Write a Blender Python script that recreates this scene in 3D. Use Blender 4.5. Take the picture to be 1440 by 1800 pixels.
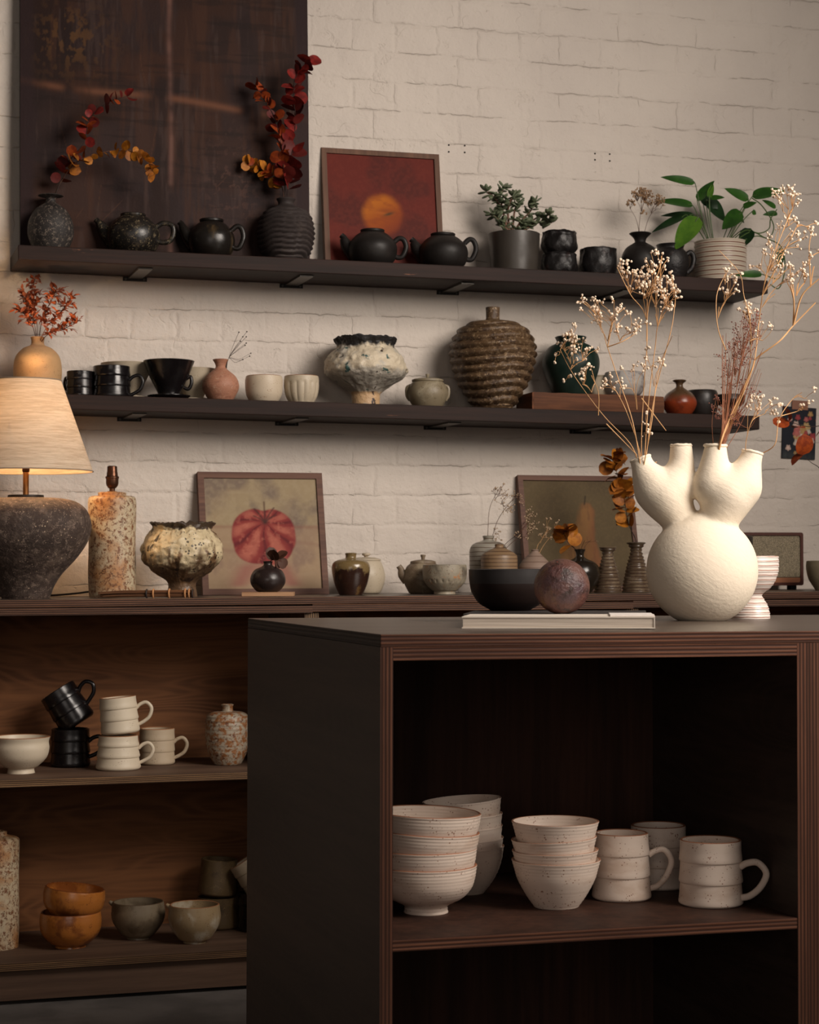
import bpy, math, random
import numpy as np
from math import sin, cos, pi, atan, sqrt, radians
from mathutils import Vector, Matrix, Euler, noise as mnoise

for o in list(bpy.data.objects):
    bpy.data.objects.remove(o)
SC = bpy.context.scene
COL = SC.collection
random.seed(7)

# ------------------------------------------------------------------ camera
F = 3450.0
YAW = atan(1040 / F); PIT = atan(92 / F); ROLL = .0025
CP = Vector((0, -4.85, .97))
_f0 = Vector((sin(YAW), cos(YAW), 0)); _r0 = Vector((cos(YAW), -sin(YAW), 0)); _u0 = Vector((0, 0, 1))
FW = _f0 * cos(PIT) + _u0 * sin(PIT); _up = -_f0 * sin(PIT) + _u0 * cos(PIT)
RT = _r0 * cos(ROLL) - _up * sin(ROLL); UP = _up * cos(ROLL) + _r0 * sin(ROLL)
cam = bpy.data.cameras.new('camera')
camo = bpy.data.objects.new('camera', cam); COL.objects.link(camo)
M = Matrix((RT, UP, -FW)).transposed().to_4x4(); M.translation = CP
camo.matrix_world = M
cam.sensor_fit = 'HORIZONTAL'; cam.sensor_width = 36; cam.lens = F / 1440 * 36
cam.clip_start = .1; cam.clip_end = 60
cam.dof.use_dof = True; cam.dof.focus_distance = 3.6; cam.dof.aperture_fstop = 16
SC.camera = camo

# ------------------------------------------------------------------ light, world, exposure
SC.view_settings.view_transform = 'Standard'; SC.view_settings.look = 'None'
SC.view_settings.gamma = 1; SC.view_settings.use_curve_mapping = False
SC.view_settings.exposure = 0.0
wd = bpy.data.worlds.new('world'); SC.world = wd; wd.use_nodes = True
bg = wd.node_tree.nodes['Background']
bg.inputs[0].default_value = (1.0, .84, .72, 1); bg.inputs[1].default_value = .042

def area(name, loc, target, sx, sy, power, color):
    l = bpy.data.lights.new(name, 'AREA'); l.shape = 'RECTANGLE'; l.size = sx; l.size_y = sy
    l.energy = power; l.color = color
    o = bpy.data.objects.new(name, l); COL.objects.link(o); o.location = loc
    o.rotation_euler = (Vector(target) - Vector(loc)).to_track_quat('-Z', 'Y').to_euler()
    return o
# daylight from the shop window behind and to the right of the camera, high up
key = area('window_daylight', (2.55, -3.1, 2.6), (.45, 0, 1.15), 1.8, 1.5, 33.5, (1.0, .895, .80))
key.data.spread = radians(96)   # beam narrowed to dim the far right wall; no reveal is modelled
# added lamp, no window known there, to brighten the vase and island
side = area('vase_fill_light', (2.7, -3.7, 2.05), (1.35, -1.8, .95), .9, 1.0, 4.7, (1.0, .905, .80))
side.data.spread = radians(66)
# daylight from the shop front further back
area('shopfront_daylight', (-.9, -6.9, 1.75), (1.0, -1, .8), 2.6, 2.0, 26, (1.0, .88, .79))

def atY(x, y, Y):
    r = FW + (x - 720) / F * RT - (y - 900) / F * UP
    return CP + r * ((Y - CP.y) / r.y)
def atZ(x, y, Z):
    r = FW + (x - 720) / F * RT - (y - 900) / F * UP
    return CP + r * ((Z - CP.z) / r.z)
def atW(x, y, w):
    return CP + (FW + (x - 720) / F * RT - (y - 900) / F * UP) * w
def depth(p): return (Vector(p) - CP).dot(FW)

# surface heights (each board is a hair out of level)
def z_upper(X): return 1.7212 - .0039 * (X - .4455)
def z_mid(X): return 1.3727 - .009 * (X - .5693)
def z_bench(X): return .8934 + .003 * (X - .384)
def z_isl(X): return .874 - .0045 * (X - .74)
def z_islsh(X): return .4552 - .0045 * (X - .74)
def z_cab1(X): return .4968
def z_cab2(X): return .0945

# ------------------------------------------------------------------ mesh building
class MB:
    def __init__(s): s.v = []; s.f = []; s.m = []; s.col = None
    def add(s, vs, fs, mi=0):
        b = len(s.v); s.v += [tuple(v) for v in vs]
        for f in fs: s.f.append(tuple(i + b for i in f)); s.m.append(mi)
    def box(s, x0, x1, y0, y1, z0, z1, mi=0):
        s.add([(x0, y0, z0), (x1, y0, z0), (x1, y1, z0), (x0, y1, z0), (x0, y0, z1), (x1, y0, z1), (x1, y1, z1), (x0, y1, z1)],
              [(0, 3, 2, 1), (4, 5, 6, 7), (0, 1, 5, 4), (1, 2, 6, 5), (2, 3, 7, 6), (3, 0, 4, 7)], mi)
    def tube(s, pts, rad, seg=8, mi=0, flat=1.0):
        pts = [Vector(p) for p in pts]; n = len(pts)
        if not hasattr(rad, '__len__'): rad = [rad] * n
        t0 = (pts[1] - pts[0]).normalized()
        a = Vector((0, 0, 1)) if abs(t0.z) < .9 else Vector((0, 1, 0))
        u = t0.cross(a).normalized(); vs = []
        for i, p in enumerate(pts):
            t = (pts[min(i + 1, n - 1)] - pts[max(i - 1, 0)]).normalized()
            u = (u - t * u.dot(t)).normalized(); w = t.cross(u)
            for k in range(seg):
                th = 2 * pi * k / seg
                vs.append(p + (u * cos(th) + w * sin(th) * flat) * rad[i])
        fs = [(i * seg + k, i * seg + (k + 1) % seg, (i + 1) * seg + (k + 1) % seg, (i + 1) * seg + k) for i in range(n - 1) for k in range(seg)]
        fs.append(tuple(range(seg))[::-1]); fs.append(tuple((n - 1) * seg + k for k in range(seg)))
        s.add(vs, fs, mi)
    def ball(s, c, r, seg=8, ring=6, sq=(1, 1, 1), rot=None, mi=0, jit=0):
        vs = [Vector((0, 0, -1))]
        for i in range(1, ring):
            ph = -pi / 2 + pi * i / ring
            for k in range(seg): vs.append(Vector((cos(ph) * cos(2 * pi * k / seg), cos(ph) * sin(2 * pi * k / seg), sin(ph))))
        vs.append(Vector((0, 0, 1)))
        out = []
        for v in vs:
            v = Vector((v.x * sq[0], v.y * sq[1], v.z * sq[2])) * r * (1 + random.uniform(-jit, jit))
            if rot: v = rot @ v
            out.append(v + Vector(c))
        fs = [(0, 1 + (k + 1) % seg, 1 + k) for k in range(seg)]
        for i in range(ring - 2):
            for k in range(seg):
                a = 1 + i * seg
                fs.append((a + k, a + (k + 1) % seg, a + seg + (k + 1) % seg, a + seg + k))
        l = len(vs) - 1; a = 1 + (ring - 2) * seg
        fs += [(a + k, a + (k + 1) % seg, l) for k in range(seg)]
        s.add(out, fs, mi)
    def leaf(s, base, d, nrm, L, W, kind='oval', curl=.15, fold=.1, mi=0, n=7):
        d = Vector(d).normalized(); nrm = Vector(nrm); nrm = (nrm - d * nrm.dot(d)).normalized(); sd = d.cross(nrm)
        vs = []; base = Vector(base)
        for i in range(n + 1):
            t = i / n
            if kind == 'round': w = sqrt(max(0, 1 - (2 * t - 1) ** 2)) * .5
            elif kind == 'heart': w = .5 * 1.72 * (t ** .42) * (max(0, 1 - t) ** .95) * (1 + .25 * t)
            elif kind == 'point': w = .5 * sin(pi * t) ** 1.1
            else: w = .5 * sin(pi * t ** .8) ** .8
            c = base + d * (L * t) - nrm * (curl * L * t * t)
            vs += [c + sd * (w * W) + nrm * (fold * W * w * 2), c, c - sd * (w * W) + nrm * (fold * W * w * 2)]
        fs = []
        for i in range(n):
            a = i * 3
            fs += [(a, a + 3, a + 4, a + 1), (a + 1, a + 4, a + 5, a + 2)]
        s.add(vs, fs, mi)
    def build(s, name, mats, parent=None, smooth=True, sharp=40, loc=None):
        me = bpy.data.meshes.new(name); me.from_pydata(s.v, [], s.f)
        if not isinstance(mats, (list, tuple)): mats = [mats]
        for m in mats: me.materials.append(m)
        if len(mats) > 1: me.polygons.foreach_set('material_index', s.m)
        me.polygons.foreach_set('use_smooth', [smooth] * len(s.f))
        if s.col is not None:
            ca = me.color_attributes.new('paint', 'FLOAT_COLOR', 'POINT')
            ca.data.foreach_set('color', np.asarray(s.col, dtype=np.float32).ravel())
        me.validate(); me.update()
        if smooth and sharp: me.set_sharp_from_angle(angle=radians(sharp))
        o = bpy.data.objects.new(name, me); COL.objects.link(o)
        if parent is not None: o.parent = parent
        if loc is not None: o.location = loc
        return o

def tag(o, label, cat, group=None, kind=None):
    if label: o['label'] = label
    if cat: o['category'] = cat
    if group: o['group'] = group
    if kind: o['kind'] = kind
    return o
def thing(name, label, cat, loc, rz=0, group=None):
    o = bpy.data.objects.new(name, None); COL.objects.link(o); o.empty_display_size = .02
    o.location = loc; o.rotation_euler = (0, 0, rz)
    return tag(o, label, cat, group)
def copy_tree(o, parent=None):
    c = o.copy(); COL.objects.link(c); c.parent = parent
    for ch in o.children: copy_tree(ch, c)
    return c

def crom(pts, k=6):
    P = [Vector(p) for p in pts]; out = []
    for i in range(len(P) - 1):
        p0 = P[i - 1] if i else P[0] * 2 - P[1]; p1 = P[i]; p2 = P[i + 1]; p3 = P[i + 2] if i + 2 < len(P) else P[-1] * 2 - P[-2]
        for j in range(k):
            t = j / k
            out.append(.5 * ((2 * p1) + (p2 - p0) * t + (2 * p0 - 5 * p1 + 4 * p2 - p3) * t * t + (3 * p1 - p0 - 3 * p2 + p3) * t ** 3))
    out.append(P[-1]); return out

def lathe(prof, thick=.004, seg=64, smooth=True, warp=None, k=5, solid=False, lip=True, subd=None):
    """prof: (r, z) in metres from the foot up. Gives a hollow vessel. Slot 1 is the lip."""
    pts = [(p.x, p.y) for p in crom([(r, z, 0) for r, z in prof], k)] if smooth else list(prof)
    if not smooth and subd:
        q = []
        for i in range(len(pts) - 1):
            for j in range(subd): t = j / subd; q.append((pts[i][0] * (1 - t) + pts[i + 1][0] * t, pts[i][1] * (1 - t) + pts[i + 1][1] * t))
        pts = q + [pts[-1]]
    pts = [(max(r, .0008), z) for r, z in pts]
    H = pts[-1][1]
    line = [(0, pts[0][1])] + pts; nout = len(line)
    if solid: line.append((0, H))
    else:
        inner = []
        for r, z in reversed(pts):
            if z < thick * 1.6: break
            inner.append((max(r - thick, .0012), z))
        if inner:
            line.append((pts[-1][0] - thick * .5, H + thick * .28))
            line += inner
            line.append((0, max(thick * 1.6, inner[-1][1] - .001)))
        else: line.append((0, H))
    vs = []; fs = []; mi = []
    n = len(line)
    for i, (r, z) in enumerate(line):
        for q in range(seg):
            th = 2 * pi * q / seg; rr, zz = r, z
            if warp and r > 0:
                dr, dz = warp(th, z, r); rr = max(0.0005, r + dr) if r > 0 else 0; zz = z + dz
            vs.append((rr * cos(th), rr * sin(th), zz))
    for i in range(n - 1):
        for q in range(seg):
            a = i * seg + q; b = i * seg + (q + 1) % seg
            fs.append((a, b, b + seg, a + seg))
            mi.append(1 if (lip and not solid and nout - 1 <= i <= nout) else 0)
    mb = MB(); mb.v = vs; mb.f = fs; mb.m = mi
    return mb
def weld(o):
    import bmesh
    bm = bmesh.new(); bm.from_mesh(o.data); bmesh.ops.remove_doubles(bm, verts=bm.verts, dist=1e-6); bm.to_mesh(o.data); bm.free()
    return o

def fb(x, y, z, s=1, o=3):
    return mnoise.fractal(Vector((x * s, y * s, z * s)), .7, 2, o)

# ------------------------------------------------------------------ materials
def lin(r, g, b):
    f = lambda c: (c / 255 / 12.92) if c / 255 <= .04045 else ((c / 255 + .055) / 1.055) ** 2.4
    return (f(r), f(g), f(b), 1)
class NT:
    def __init__(s, name):
        s.m = bpy.data.materials.new(name); s.m.use_nodes = True; s.t = s.m.node_tree
        s.b = s.t.nodes['Principled BSDF']; s.b.inputs['Roughness'].default_value = .5
    def n(s, t, **k):
        x = s.t.nodes.new(t)
        for a, b in k.items(): setattr(x, a, b)
        return x
    def l(s, a, b): s.t.links.new(a, b)
    def set(s, node, i, v):
        if isinstance(v, bpy.types.NodeSocket): s.l(v, node.inputs[i])
        elif v is not None: node.inputs[i].default_value = v
    def co(s, scale=(1, 1, 1), kind='Object', loc=(0, 0, 0), rnd=False):
        tc = s.n('ShaderNodeTexCoord'); mp = s.n('ShaderNodeMapping')
        mp.inputs['Scale'].default_value = scale; mp.inputs['Location'].default_value = loc
        v = tc.outputs[kind]
        if rnd:
            oi = s.n('ShaderNodeObjectInfo'); va = s.n('ShaderNodeVectorMath', operation='ADD')
            s.l(v, va.inputs[0]); s.l(oi.outputs['Location'], va.inputs[1]); v = va.outputs[0]
        s.l(v, mp.inputs[0]); return mp.outputs[0]
    def noise(s, v, scale, det=3, ro=.55, dist=0):
        x = s.n('ShaderNodeTexNoise'); s.l(v, x.inputs['Vector']); x.inputs['Scale'].default_value = scale
        x.inputs['Detail'].default_value = det; x.inputs['Roughness'].default_value = ro; x.inputs['Distortion'].default_value = dist
        return x.outputs[0]
    def vor(s, v, scale, out='Distance', rnd=1):
        x = s.n('ShaderNodeTexVoronoi'); s.l(v, x.inputs['Vector']); x.inputs['Scale'].default_value = scale; x.inputs['Randomness'].default_value = rnd
        return x.outputs[out]
    def rng(s, v, a, b, c=0, d=1, smooth=True):
        x = s.n('ShaderNodeMapRange', interpolation_type='SMOOTHSTEP' if smooth else 'LINEAR')
        s.l(v, x.inputs[0])
        for i, q in enumerate((a, b, c, d)): x.inputs[1 + i].default_value = q
        return x.outputs[0]
    def math(s, op, a, b=None):
        x = s.n('ShaderNodeMath', operation=op); s.set(x, 0, a); s.set(x, 1, b); return x.outputs[0]
    def mix(s, f, a, b, mode='MIX'):
        x = s.n('ShaderNodeMix', data_type='RGBA', blend_type=mode)
        s.set(x, 0, f); s.set(x, 6, a); s.set(x, 7, b); return x.outputs[2]
    def sep(s, v):
        x = s.n('ShaderNodeSeparateXYZ'); s.l(v, x.inputs[0]); return x.outputs
    def bump(s, h, st=.5, dist=.002, prev=None):
        x = s.n('ShaderNodeBump'); s.l(h, x.inputs['Height']); x.inputs['Strength'].default_value = st; x.inputs['Distance'].default_value = dist
        if prev: s.l(prev, x.inputs['Normal'])
        return x.outputs[0]
    def fin(s, color, rough=.5, normal=None, **k):
        s.set(s.b, 'Base Color', color); s.set(s.b, 'Roughness', rough)
        if normal: s.l(normal, s.b.inputs['Normal'])
        for a, b in k.items(): s.set(s.b, a.replace('_', ' '), b)
        return s.m

def plain(name, c, rough=.5, metal=0, **k):
    t = NT(name); return t.fin(c, rough, Metallic=metal, **k)

def ceramic(name, base, rough=.55, mott=(), speck=(), zone=(), pre=(), rings=None, bump=(90, .25, .0015), lump=None, spec=.5, coat=0, stretch=(1, 1, 1)):
    """mott: [(colour, scale, lo, hi)]; speck: [(colour, cells per m, size)]; zone: [(z, soft, wobble, colour)] colours above z"""
    t = NT(name); v = t.co(rnd=True); vl = t.co(scale=stretch, rnd=True); raw = t.co(); c = base
    for (zz, soft, wob, col) in pre:
        nz = t.math('MULTIPLY', t.math('SUBTRACT', t.noise(vl, 24, 4, .6), .5), wob * 2)
        f = t.rng(t.math('ADD', t.sep(raw)[2], nz), zz - soft, zz + soft); c = t.mix(f, c, col)
    hm = None
    for (col, sc, lo, hi) in mott:
        f = t.rng(t.noise(vl, sc, 5, .62, .3), lo, hi); c = t.mix(f, c, col); hm = f
    if zone:
        z = t.sep(raw)[2]
        for (zz, soft, wob, col) in zone:
            nz = t.math('MULTIPLY', t.math('SUBTRACT', t.noise(v, 28, 3, .6), .5), wob * 2)
            f = t.rng(t.math('ADD', z, nz), zz - soft, zz + soft); c = t.mix(f, c, col)
    if rings:
        col, freq, wid, nz = rings
        z = t.sep(raw)[2]
        w = t.math('FRACT', t.math('MULTIPLY', t.math('ADD', z, t.math('MULTIPLY', t.noise(raw, 30, 2), nz)), freq))
        f = t.rng(t.math('ABSOLUTE', t.math('SUBTRACT', w, .5)), wid, wid * .45); c = t.mix(t.math('MULTIPLY', f, t.rng(t.noise(v, 60, 2), .15, .4, .35, 1)), c, col)
    for (col, cells, size) in speck:
        msk = t.rng(t.noise(v, cells * .22, 2), .35, .75, 0, size * 1.5)
        d = t.math('LESS_THAN', t.vor(v, cells), msk); c = t.mix(t.math('MULTIPLY', d, .85), c, col)
    nrm = t.bump(t.noise(v, bump[0], 5, .6), bump[1], bump[2])
    if lump: nrm = t.bump(t.noise(v, lump[0], 4, .6), lump[1], lump[2], nrm)
    r = t.rng(t.noise(v, 25, 3), .3, .7, max(0, rough - .08), min(1, rough + .1))
    t.b.inputs['Specular IOR Level'].default_value = spec
    t.b.inputs['Coat Weight'].default_value = coat; t.b.inputs['Coat Roughness'].default_value = .15
    return t.fin(c, r, nrm)

def wood(name, c1, c2, axis='X', scale=1, rough=.5, wear=None, fig=0, bumpd=.0006, spec=.22):
    t = NT(name); st = {'X': (1.2, 22, 22), 'Y': (22, 1.2, 22), 'Z': (22, 22, 1.2)}[axis]
    v = t.co(scale=tuple(q * scale for q in st)); n1 = t.noise(v, 1.6, 6, .65, .4); n2 = t.noise(v, 6, 4, .6)
    f = t.rng(t.math('ADD', t.math('MULTIPLY', n1, .65), t.math('MULTIPLY', n2, .35)), .36, .66)
    c = t.mix(f, c1, c2)
    if fig:
        st2 = {'X': (1, 5, 5), 'Y': (5, 1, 5), 'Z': (5, 5, 1)}[axis]
        vv = t.co(scale=st2); w = t.n('ShaderNodeTexNoise'); t.l(vv, w.inputs[0]); w.inputs['Scale'].default_value = 1.5; w.inputs['Detail'].default_value = 1.5
        band = t.math('FRACT', t.math('MULTIPLY', w.outputs[0], 26))
        g = t.rng(t.math('ABSOLUTE', t.math('SUBTRACT', band, .5)), .1, .5); c = t.mix(t.math('MULTIPLY', g, fig), c, c2)
    if wear:
        vw = t.co(scale=(9, 60, 60)); g = t.rng(t.noise(vw, 1, 4, .7), .66, .74); c = t.mix(t.math('MULTIPLY', g, .7), c, wear)
    nrm = t.bump(n1, .5, bumpd)
    t.b.inputs['Specular IOR Level'].default_value = spec
    return t.fin(c, rough, nrm)

def ply_edge(name, dark, light, axis='Z', off=0, pitch=.0042, along='X'):
    """plywood end grain: thin plies stacked along one axis"""
    t = NT(name); raw = t.co(); s = t.sep(raw); z = s['XYZ'.index(axis)]
    sc = {'X': (3, 60, 60), 'Y': (60, 3, 60), 'Z': (60, 60, 3)}[along]
    nz = t.noise(t.co(scale=sc), 1, 4, .6)
    zz = t.math('ADD', z, t.math('MULTIPLY', nz, .0022))
    w = t.math('FRACT', t.math('DIVIDE', t.math('ADD', zz, off), pitch))
    f = t.rng(t.math('ABSOLUTE', t.math('SUBTRACT', w, .5)), .12, .38)
    f2 = t.rng(t.noise(t.co(scale=sc), 2.5, 5, .7), .35, .7)
    c = t.mix(t.math('MULTIPLY', f, t.rng(nz, .3, .65, .45, 1)), dark, light); c = t.mix(t.math('MULTIPLY', f2, .55), c, dark)
    t.b.inputs['Specular IOR Level'].default_value = .2
    return t.fin(c, .6, t.bump(f, .5, .0006))

# brick
def brick_mat():
    t = NT('painted_brick'); tc = t.n('ShaderNodeTexCoord'); sp = t.sep(tc.outputs['Object'])
    cb = t.n('ShaderNodeCombineXYZ'); t.l(sp[0], cb.inputs[0]); t.l(sp[2], cb.inputs[1])
    v = cb.outputs[0]
    dn = t.n('ShaderNodeTexNoise'); t.l(v, dn.inputs[0]); dn.inputs['Scale'].default_value = 7; dn.inputs['Detail'].default_value = 4
    dv = t.n('ShaderNodeVectorMath', operation='SUBTRACT'); t.l(dn.outputs[1], dv.inputs[0]); dv.inputs[1].default_value = (.5, .5, .5)
    ds = t.n('ShaderNodeVectorMath', operation='SCALE'); t.l(dv.outputs[0], ds.inputs[0]); ds.inputs['Scale'].default_value = .012
    dn2 = t.n('ShaderNodeTexNoise'); t.l(v, dn2.inputs[0]); dn2.inputs['Scale'].default_value = 38; dn2.inputs['Detail'].default_value = 4
    dv2 = t.n('ShaderNodeVectorMath', operation='SUBTRACT'); t.l(dn2.outputs[1], dv2.inputs[0]); dv2.inputs[1].default_value = (.5, .5, .5)
    ds2 = t.n('ShaderNodeVectorMath', operation='SCALE'); t.l(dv2.outputs[0], ds2.inputs[0]); ds2.inputs['Scale'].default_value = .012
    va = t.n('ShaderNodeVectorMath', operation='ADD'); t.l(v, va.inputs[0]); t.l(ds.outputs[0], va.inputs[1])
    vb = t.n('ShaderNodeVectorMath', operation='ADD'); t.l(va.outputs[0], vb.inputs[0]); t.l(ds2.outputs[0], vb.inputs[1])
    def brick(ms, sm):
        b = t.n('ShaderNodeTexBrick'); t.l(vb.outputs[0], b.inputs[0])
        b.offset = .5; b.squash = .5; b.squash_frequency = 2
        b.inputs['Scale'].default_value = 1; b.inputs['Mortar Size'].default_value = ms; b.inputs['Mortar Smooth'].default_value = sm
        b.inputs['Brick Width'].default_value = .228; b.inputs['Row Height'].default_value = .0765
        b.inputs['Color1'].default_value = (.3, .3, .3, 1); b.inputs['Color2'].default_value = (.7, .7, .7, 1); b.inputs['Mortar'].default_value = (.5, .5, .5, 1)
        return b
    b1 = brick(.010, 1.0); b2 = brick(.0016, .6)
    mask = t.rng(t.noise(v, 7, 4, .7), .50, .62)          # where the joint still shows through the paint
    crack = t.math('MULTIPLY', b2.outputs['Fac'], mask)
    joint = t.math('MULTIPLY', b1.outputs['Fac'], t.rng(t.noise(v, 4, 3, .6), .35, .65, .25, 1))
    lump = t.noise(v, 14, 5, .6); fine = t.noise(v, 120, 4, .6)
    pit = t.rng(t.noise(v, 42, 3, .65), .68, .76)
    # bed joints: irregular dirt-darkened cracks under each course
    vz = t.sep(vb.outputs[0])[1]
    fr = t.math('FRACT', t.math('DIVIDE', vz, .0765)); dd = t.math('ABSOLUTE', t.math('SUBTRACT', fr, .03))
    bed = t.math('MULTIPLY', t.rng(dd, .026, .004), t.rng(t.noise(v, 6, 5, .75), .46, .58))
    dents = t.rng(t.noise(v, 11, 5, .7), .60, .70)
    h = t.math('SUBTRACT', t.math('ADD', t.math('MULTIPLY', lump, 1.3), t.math('MULTIPLY', fine, .16)), t.math('MULTIPLY', joint, .34))
    h = t.math('SUBTRACT', h, t.math('MULTIPLY', crack, .25)); h = t.math('SUBTRACT', h, t.math('MULTIPLY', pit, .3))
    scar = t.math('MULTIPLY', t.rng(t.math('ABSOLUTE', t.math('SUBTRACT', t.noise(v, 5.5, 3, .6), .5)), .012, .002), t.rng(t.noise(v, 8, 2), .55, .62))
    h = t.math('SUBTRACT', h, t.math('MULTIPLY', scar, .15)); h = t.math('ADD', h, t.math('MULTIPLY', t.rng(t.noise(v, 55, 3), .5, .75), .12))
    h = t.math('SUBTRACT', h, t.math('MULTIPLY', bed, .38)); h = t.math('SUBTRACT', h, t.math('MULTIPLY', dents, .3))
    bl = t.sep(b1.outputs['Color'])[0]
    h = t.math('ADD', h, t.math('MULTIPLY', bl, .16))
    nrm = t.bump(h, .8, .0055)
    c = t.mix(t.rng(t.noise(v, 3, 4, .6), .35, .7), lin(209, 198, 187), lin(201, 190, 180))
    c = t.mix(t.math('MULTIPLY', t.math('MAXIMUM', t.math('MULTIPLY', crack, .6), bed), .3), c, lin(120, 104, 90))
    c = t.mix(t.math('MULTIPLY', t.rng(t.noise(v, 9, 5, .7), .62, .8), .3), c, lin(168, 152, 140))
    return t.fin(c, .62, nrm)

BRICK = brick_mat()
SHELF = wood('dark_stained_plank', lin(31, 19, 15), lin(48, 29, 23), 'X', rough=.62, wear=lin(140, 92, 68))
SHELFD = wood('dark_stained_plank_middle', lin(30, 18, 14), lin(47, 29, 22), 'X', rough=.62, wear=lin(100, 64, 46))
PLYF = wood('dark_stained_ply_face', lin(58, 48, 43), lin(78, 64, 56), 'X', .6, rough=.5, fig=.25)
PLYF_Z = wood('dark_stained_ply_face_upright', lin(50, 39, 34), lin(68, 54, 47), 'Y', .5, rough=.5, fig=.35)
PLYT = wood('dark_ply_worktop', lin(56, 46, 40), lin(86, 72, 62), 'X', .6, rough=.36, fig=.15, spec=.5)
PLYIN = wood('stained_ply_interior', lin(50, 32, 25), lin(74, 48, 37), 'Z', .6, rough=.6)
PLYBACK = wood('brown_ply_back_panel', lin(96, 60, 36), lin(136, 90, 56), 'X', .45, rough=.6, fig=.6)
PLYSH = wood('brown_ply_shelf_face', lin(84, 64, 52), lin(108, 84, 68), 'X', .6, rough=.6)
EDGE_B = ply_edge('ply_edge_bench', lin(50, 33, 26), lin(120, 84, 64), 'Z', pitch=.0048)
EDGE_C = ply_edge('ply_edge_cabinet_shelf', lin(60, 42, 30), lin(146, 112, 78), 'Z', pitch=.0040)
EDGE_I = ply_edge('ply_edge_island', lin(60, 36, 27), lin(122, 80, 60), 'Z', pitch=.0056)
EDGE_IV = ply_edge('ply_edge_island_upright', lin(58, 36, 27), lin(112, 72, 54), 'X', pitch=.0056, along='Z')
EDGE_BV = ply_edge('ply_edge_bench_upright', lin(60, 46, 36), lin(140, 112, 84), 'X', pitch=.0056, along='Z')
EDGE_S = ply_edge('ply_edge_island_side', lin(38, 30, 28), lin(62, 50, 45), 'Z', pitch=.0058, along='Y')
STEEL = plain('grey_steel', lin(92, 88, 84), .42, .7)
DKSTEEL = plain('dark_steel', lin(45, 42, 40), .5, .6)
BRONZE = plain('bronzed_brass', lin(92, 62, 46), .35, .85)
BRASS = plain('brass_rod', lin(150, 104, 62), .3, .9)

# ------------------------------------------------------------------ the setting
mb = MB(); mb.box(-3.2, 5.5, 0, .22, 0, 3.6)
tag(mb.build('wall_back', BRICK, smooth=False), 'white painted brick wall behind the shelves', None, kind='structure')
t = NT('grey_concrete'); v = t.co()
FLOORM = t.fin(t.mix(t.rng(t.noise(v, 6, 5, .6), .35, .65), lin(100, 95, 92), lin(124, 118, 114)), .6, t.bump(t.noise(v, 60, 4), .3, .001))
mb = MB(); mb.box(-3.2, 5.5, -7.5, .22, -.08, 0)
tag(mb.build('floor', FLOORM, smooth=False), 'dark grey concrete floor', None, kind='structure')
# screw holes left in the wall
HOLE = plain('screw_hole', lin(30, 24, 20), .9)
for gx, gy in ((789, 255), (817, 256), (789, 267), (817, 268), (1046, 270), (1072, 271), (1046, 281), (1072, 283)):
    p = atY(gx, gy, 0); mb = MB(); mb.tube([(0, -.0008, 0), (0, .01, 0)], .0024, 10)
    tag(mb.build('screw_hole', HOLE, loc=(p.x, 0, p.z)), 'small dark screw hole in the painted brick above the top shelf', 'hole', 'screw holes in the wall', 'structure')

def tilted(name, label, cat, x0, x1, y0, y1, th, z, slope, mats, facemats=None):
    """a board whose top surface passes through z at x0 with a little slope"""
    mb = MB(); L = x1 - x0; n = max(2, int(L / .1)); e = .002
    import itertools
    mb.box(0, L, y0, y1, -th, 0)
    o = mb.build(name, mats, smooth=False, loc=(x0, 0, z)); o.rotation_euler = (0, atan(-slope), 0)
    b = o.modifiers.new('bevel', 'BEVEL'); b.width = e; b.segments = 2
    if facemats:
        for p in o.data.polygons: p.material_index = facemats(p.normal)
    return tag(o, label, cat)

tilted('wall_shelf', 'long dark plank shelf, upper of the two on the brick wall', 'shelf', .4455, 2.388, -.2, 0, .035, 1.7212, -.0039, SHELF)
tilted('wall_shelf', 'long dark plank shelf, lower of the two, below the brown ribbed jar', 'shelf', .40, 2.361, -.2, 0, .036, 1.3742, -.009, SHELFD)
def bracket(px, py, zf, which, pos):
    p = atY(px, py, -.1); z = zf(p.x) - .0355
    r = thing('shelf_bracket', f'grey steel bracket under the {which} shelf, {pos}', 'bracket', (p.x, 0, z), 0, 'steel shelf brackets')
    a = MB(); a.box(-.017, .017, -.168, -.003, -.0045, 0); a.build('arm', STEEL, r, smooth=False)
    b = MB(); b.box(-.030, .030, -.004, 0, -.010, 0); b.build('wall_plate', DKSTEEL, r, smooth=False)
    for s in (-.023, .023):
        c = MB(); c.tube([(s, -.006, -.005), (s, -.003, -.005)], .003, 8); c.build('screw', STEEL, r)
for px, py, pos in ((248, 484, 'below the left end of the big dark canvas'), (528, 496, 'below the wavy black vase'), (808, 508, 'below the teapots in front of the red painting'), (1088, 520, 'below the low black cup')):
    bracket(px, py, z_upper, 'upper', pos)
for px, py, pos in ((238, 735, 'nearest the lamp'), (520, 742, 'below the faceted cup'), (785, 749, 'below the small lidded jar'), (1045, 754, 'below the wooden trough')):
    bracket(px, py, z_mid, 'lower', pos)

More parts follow.
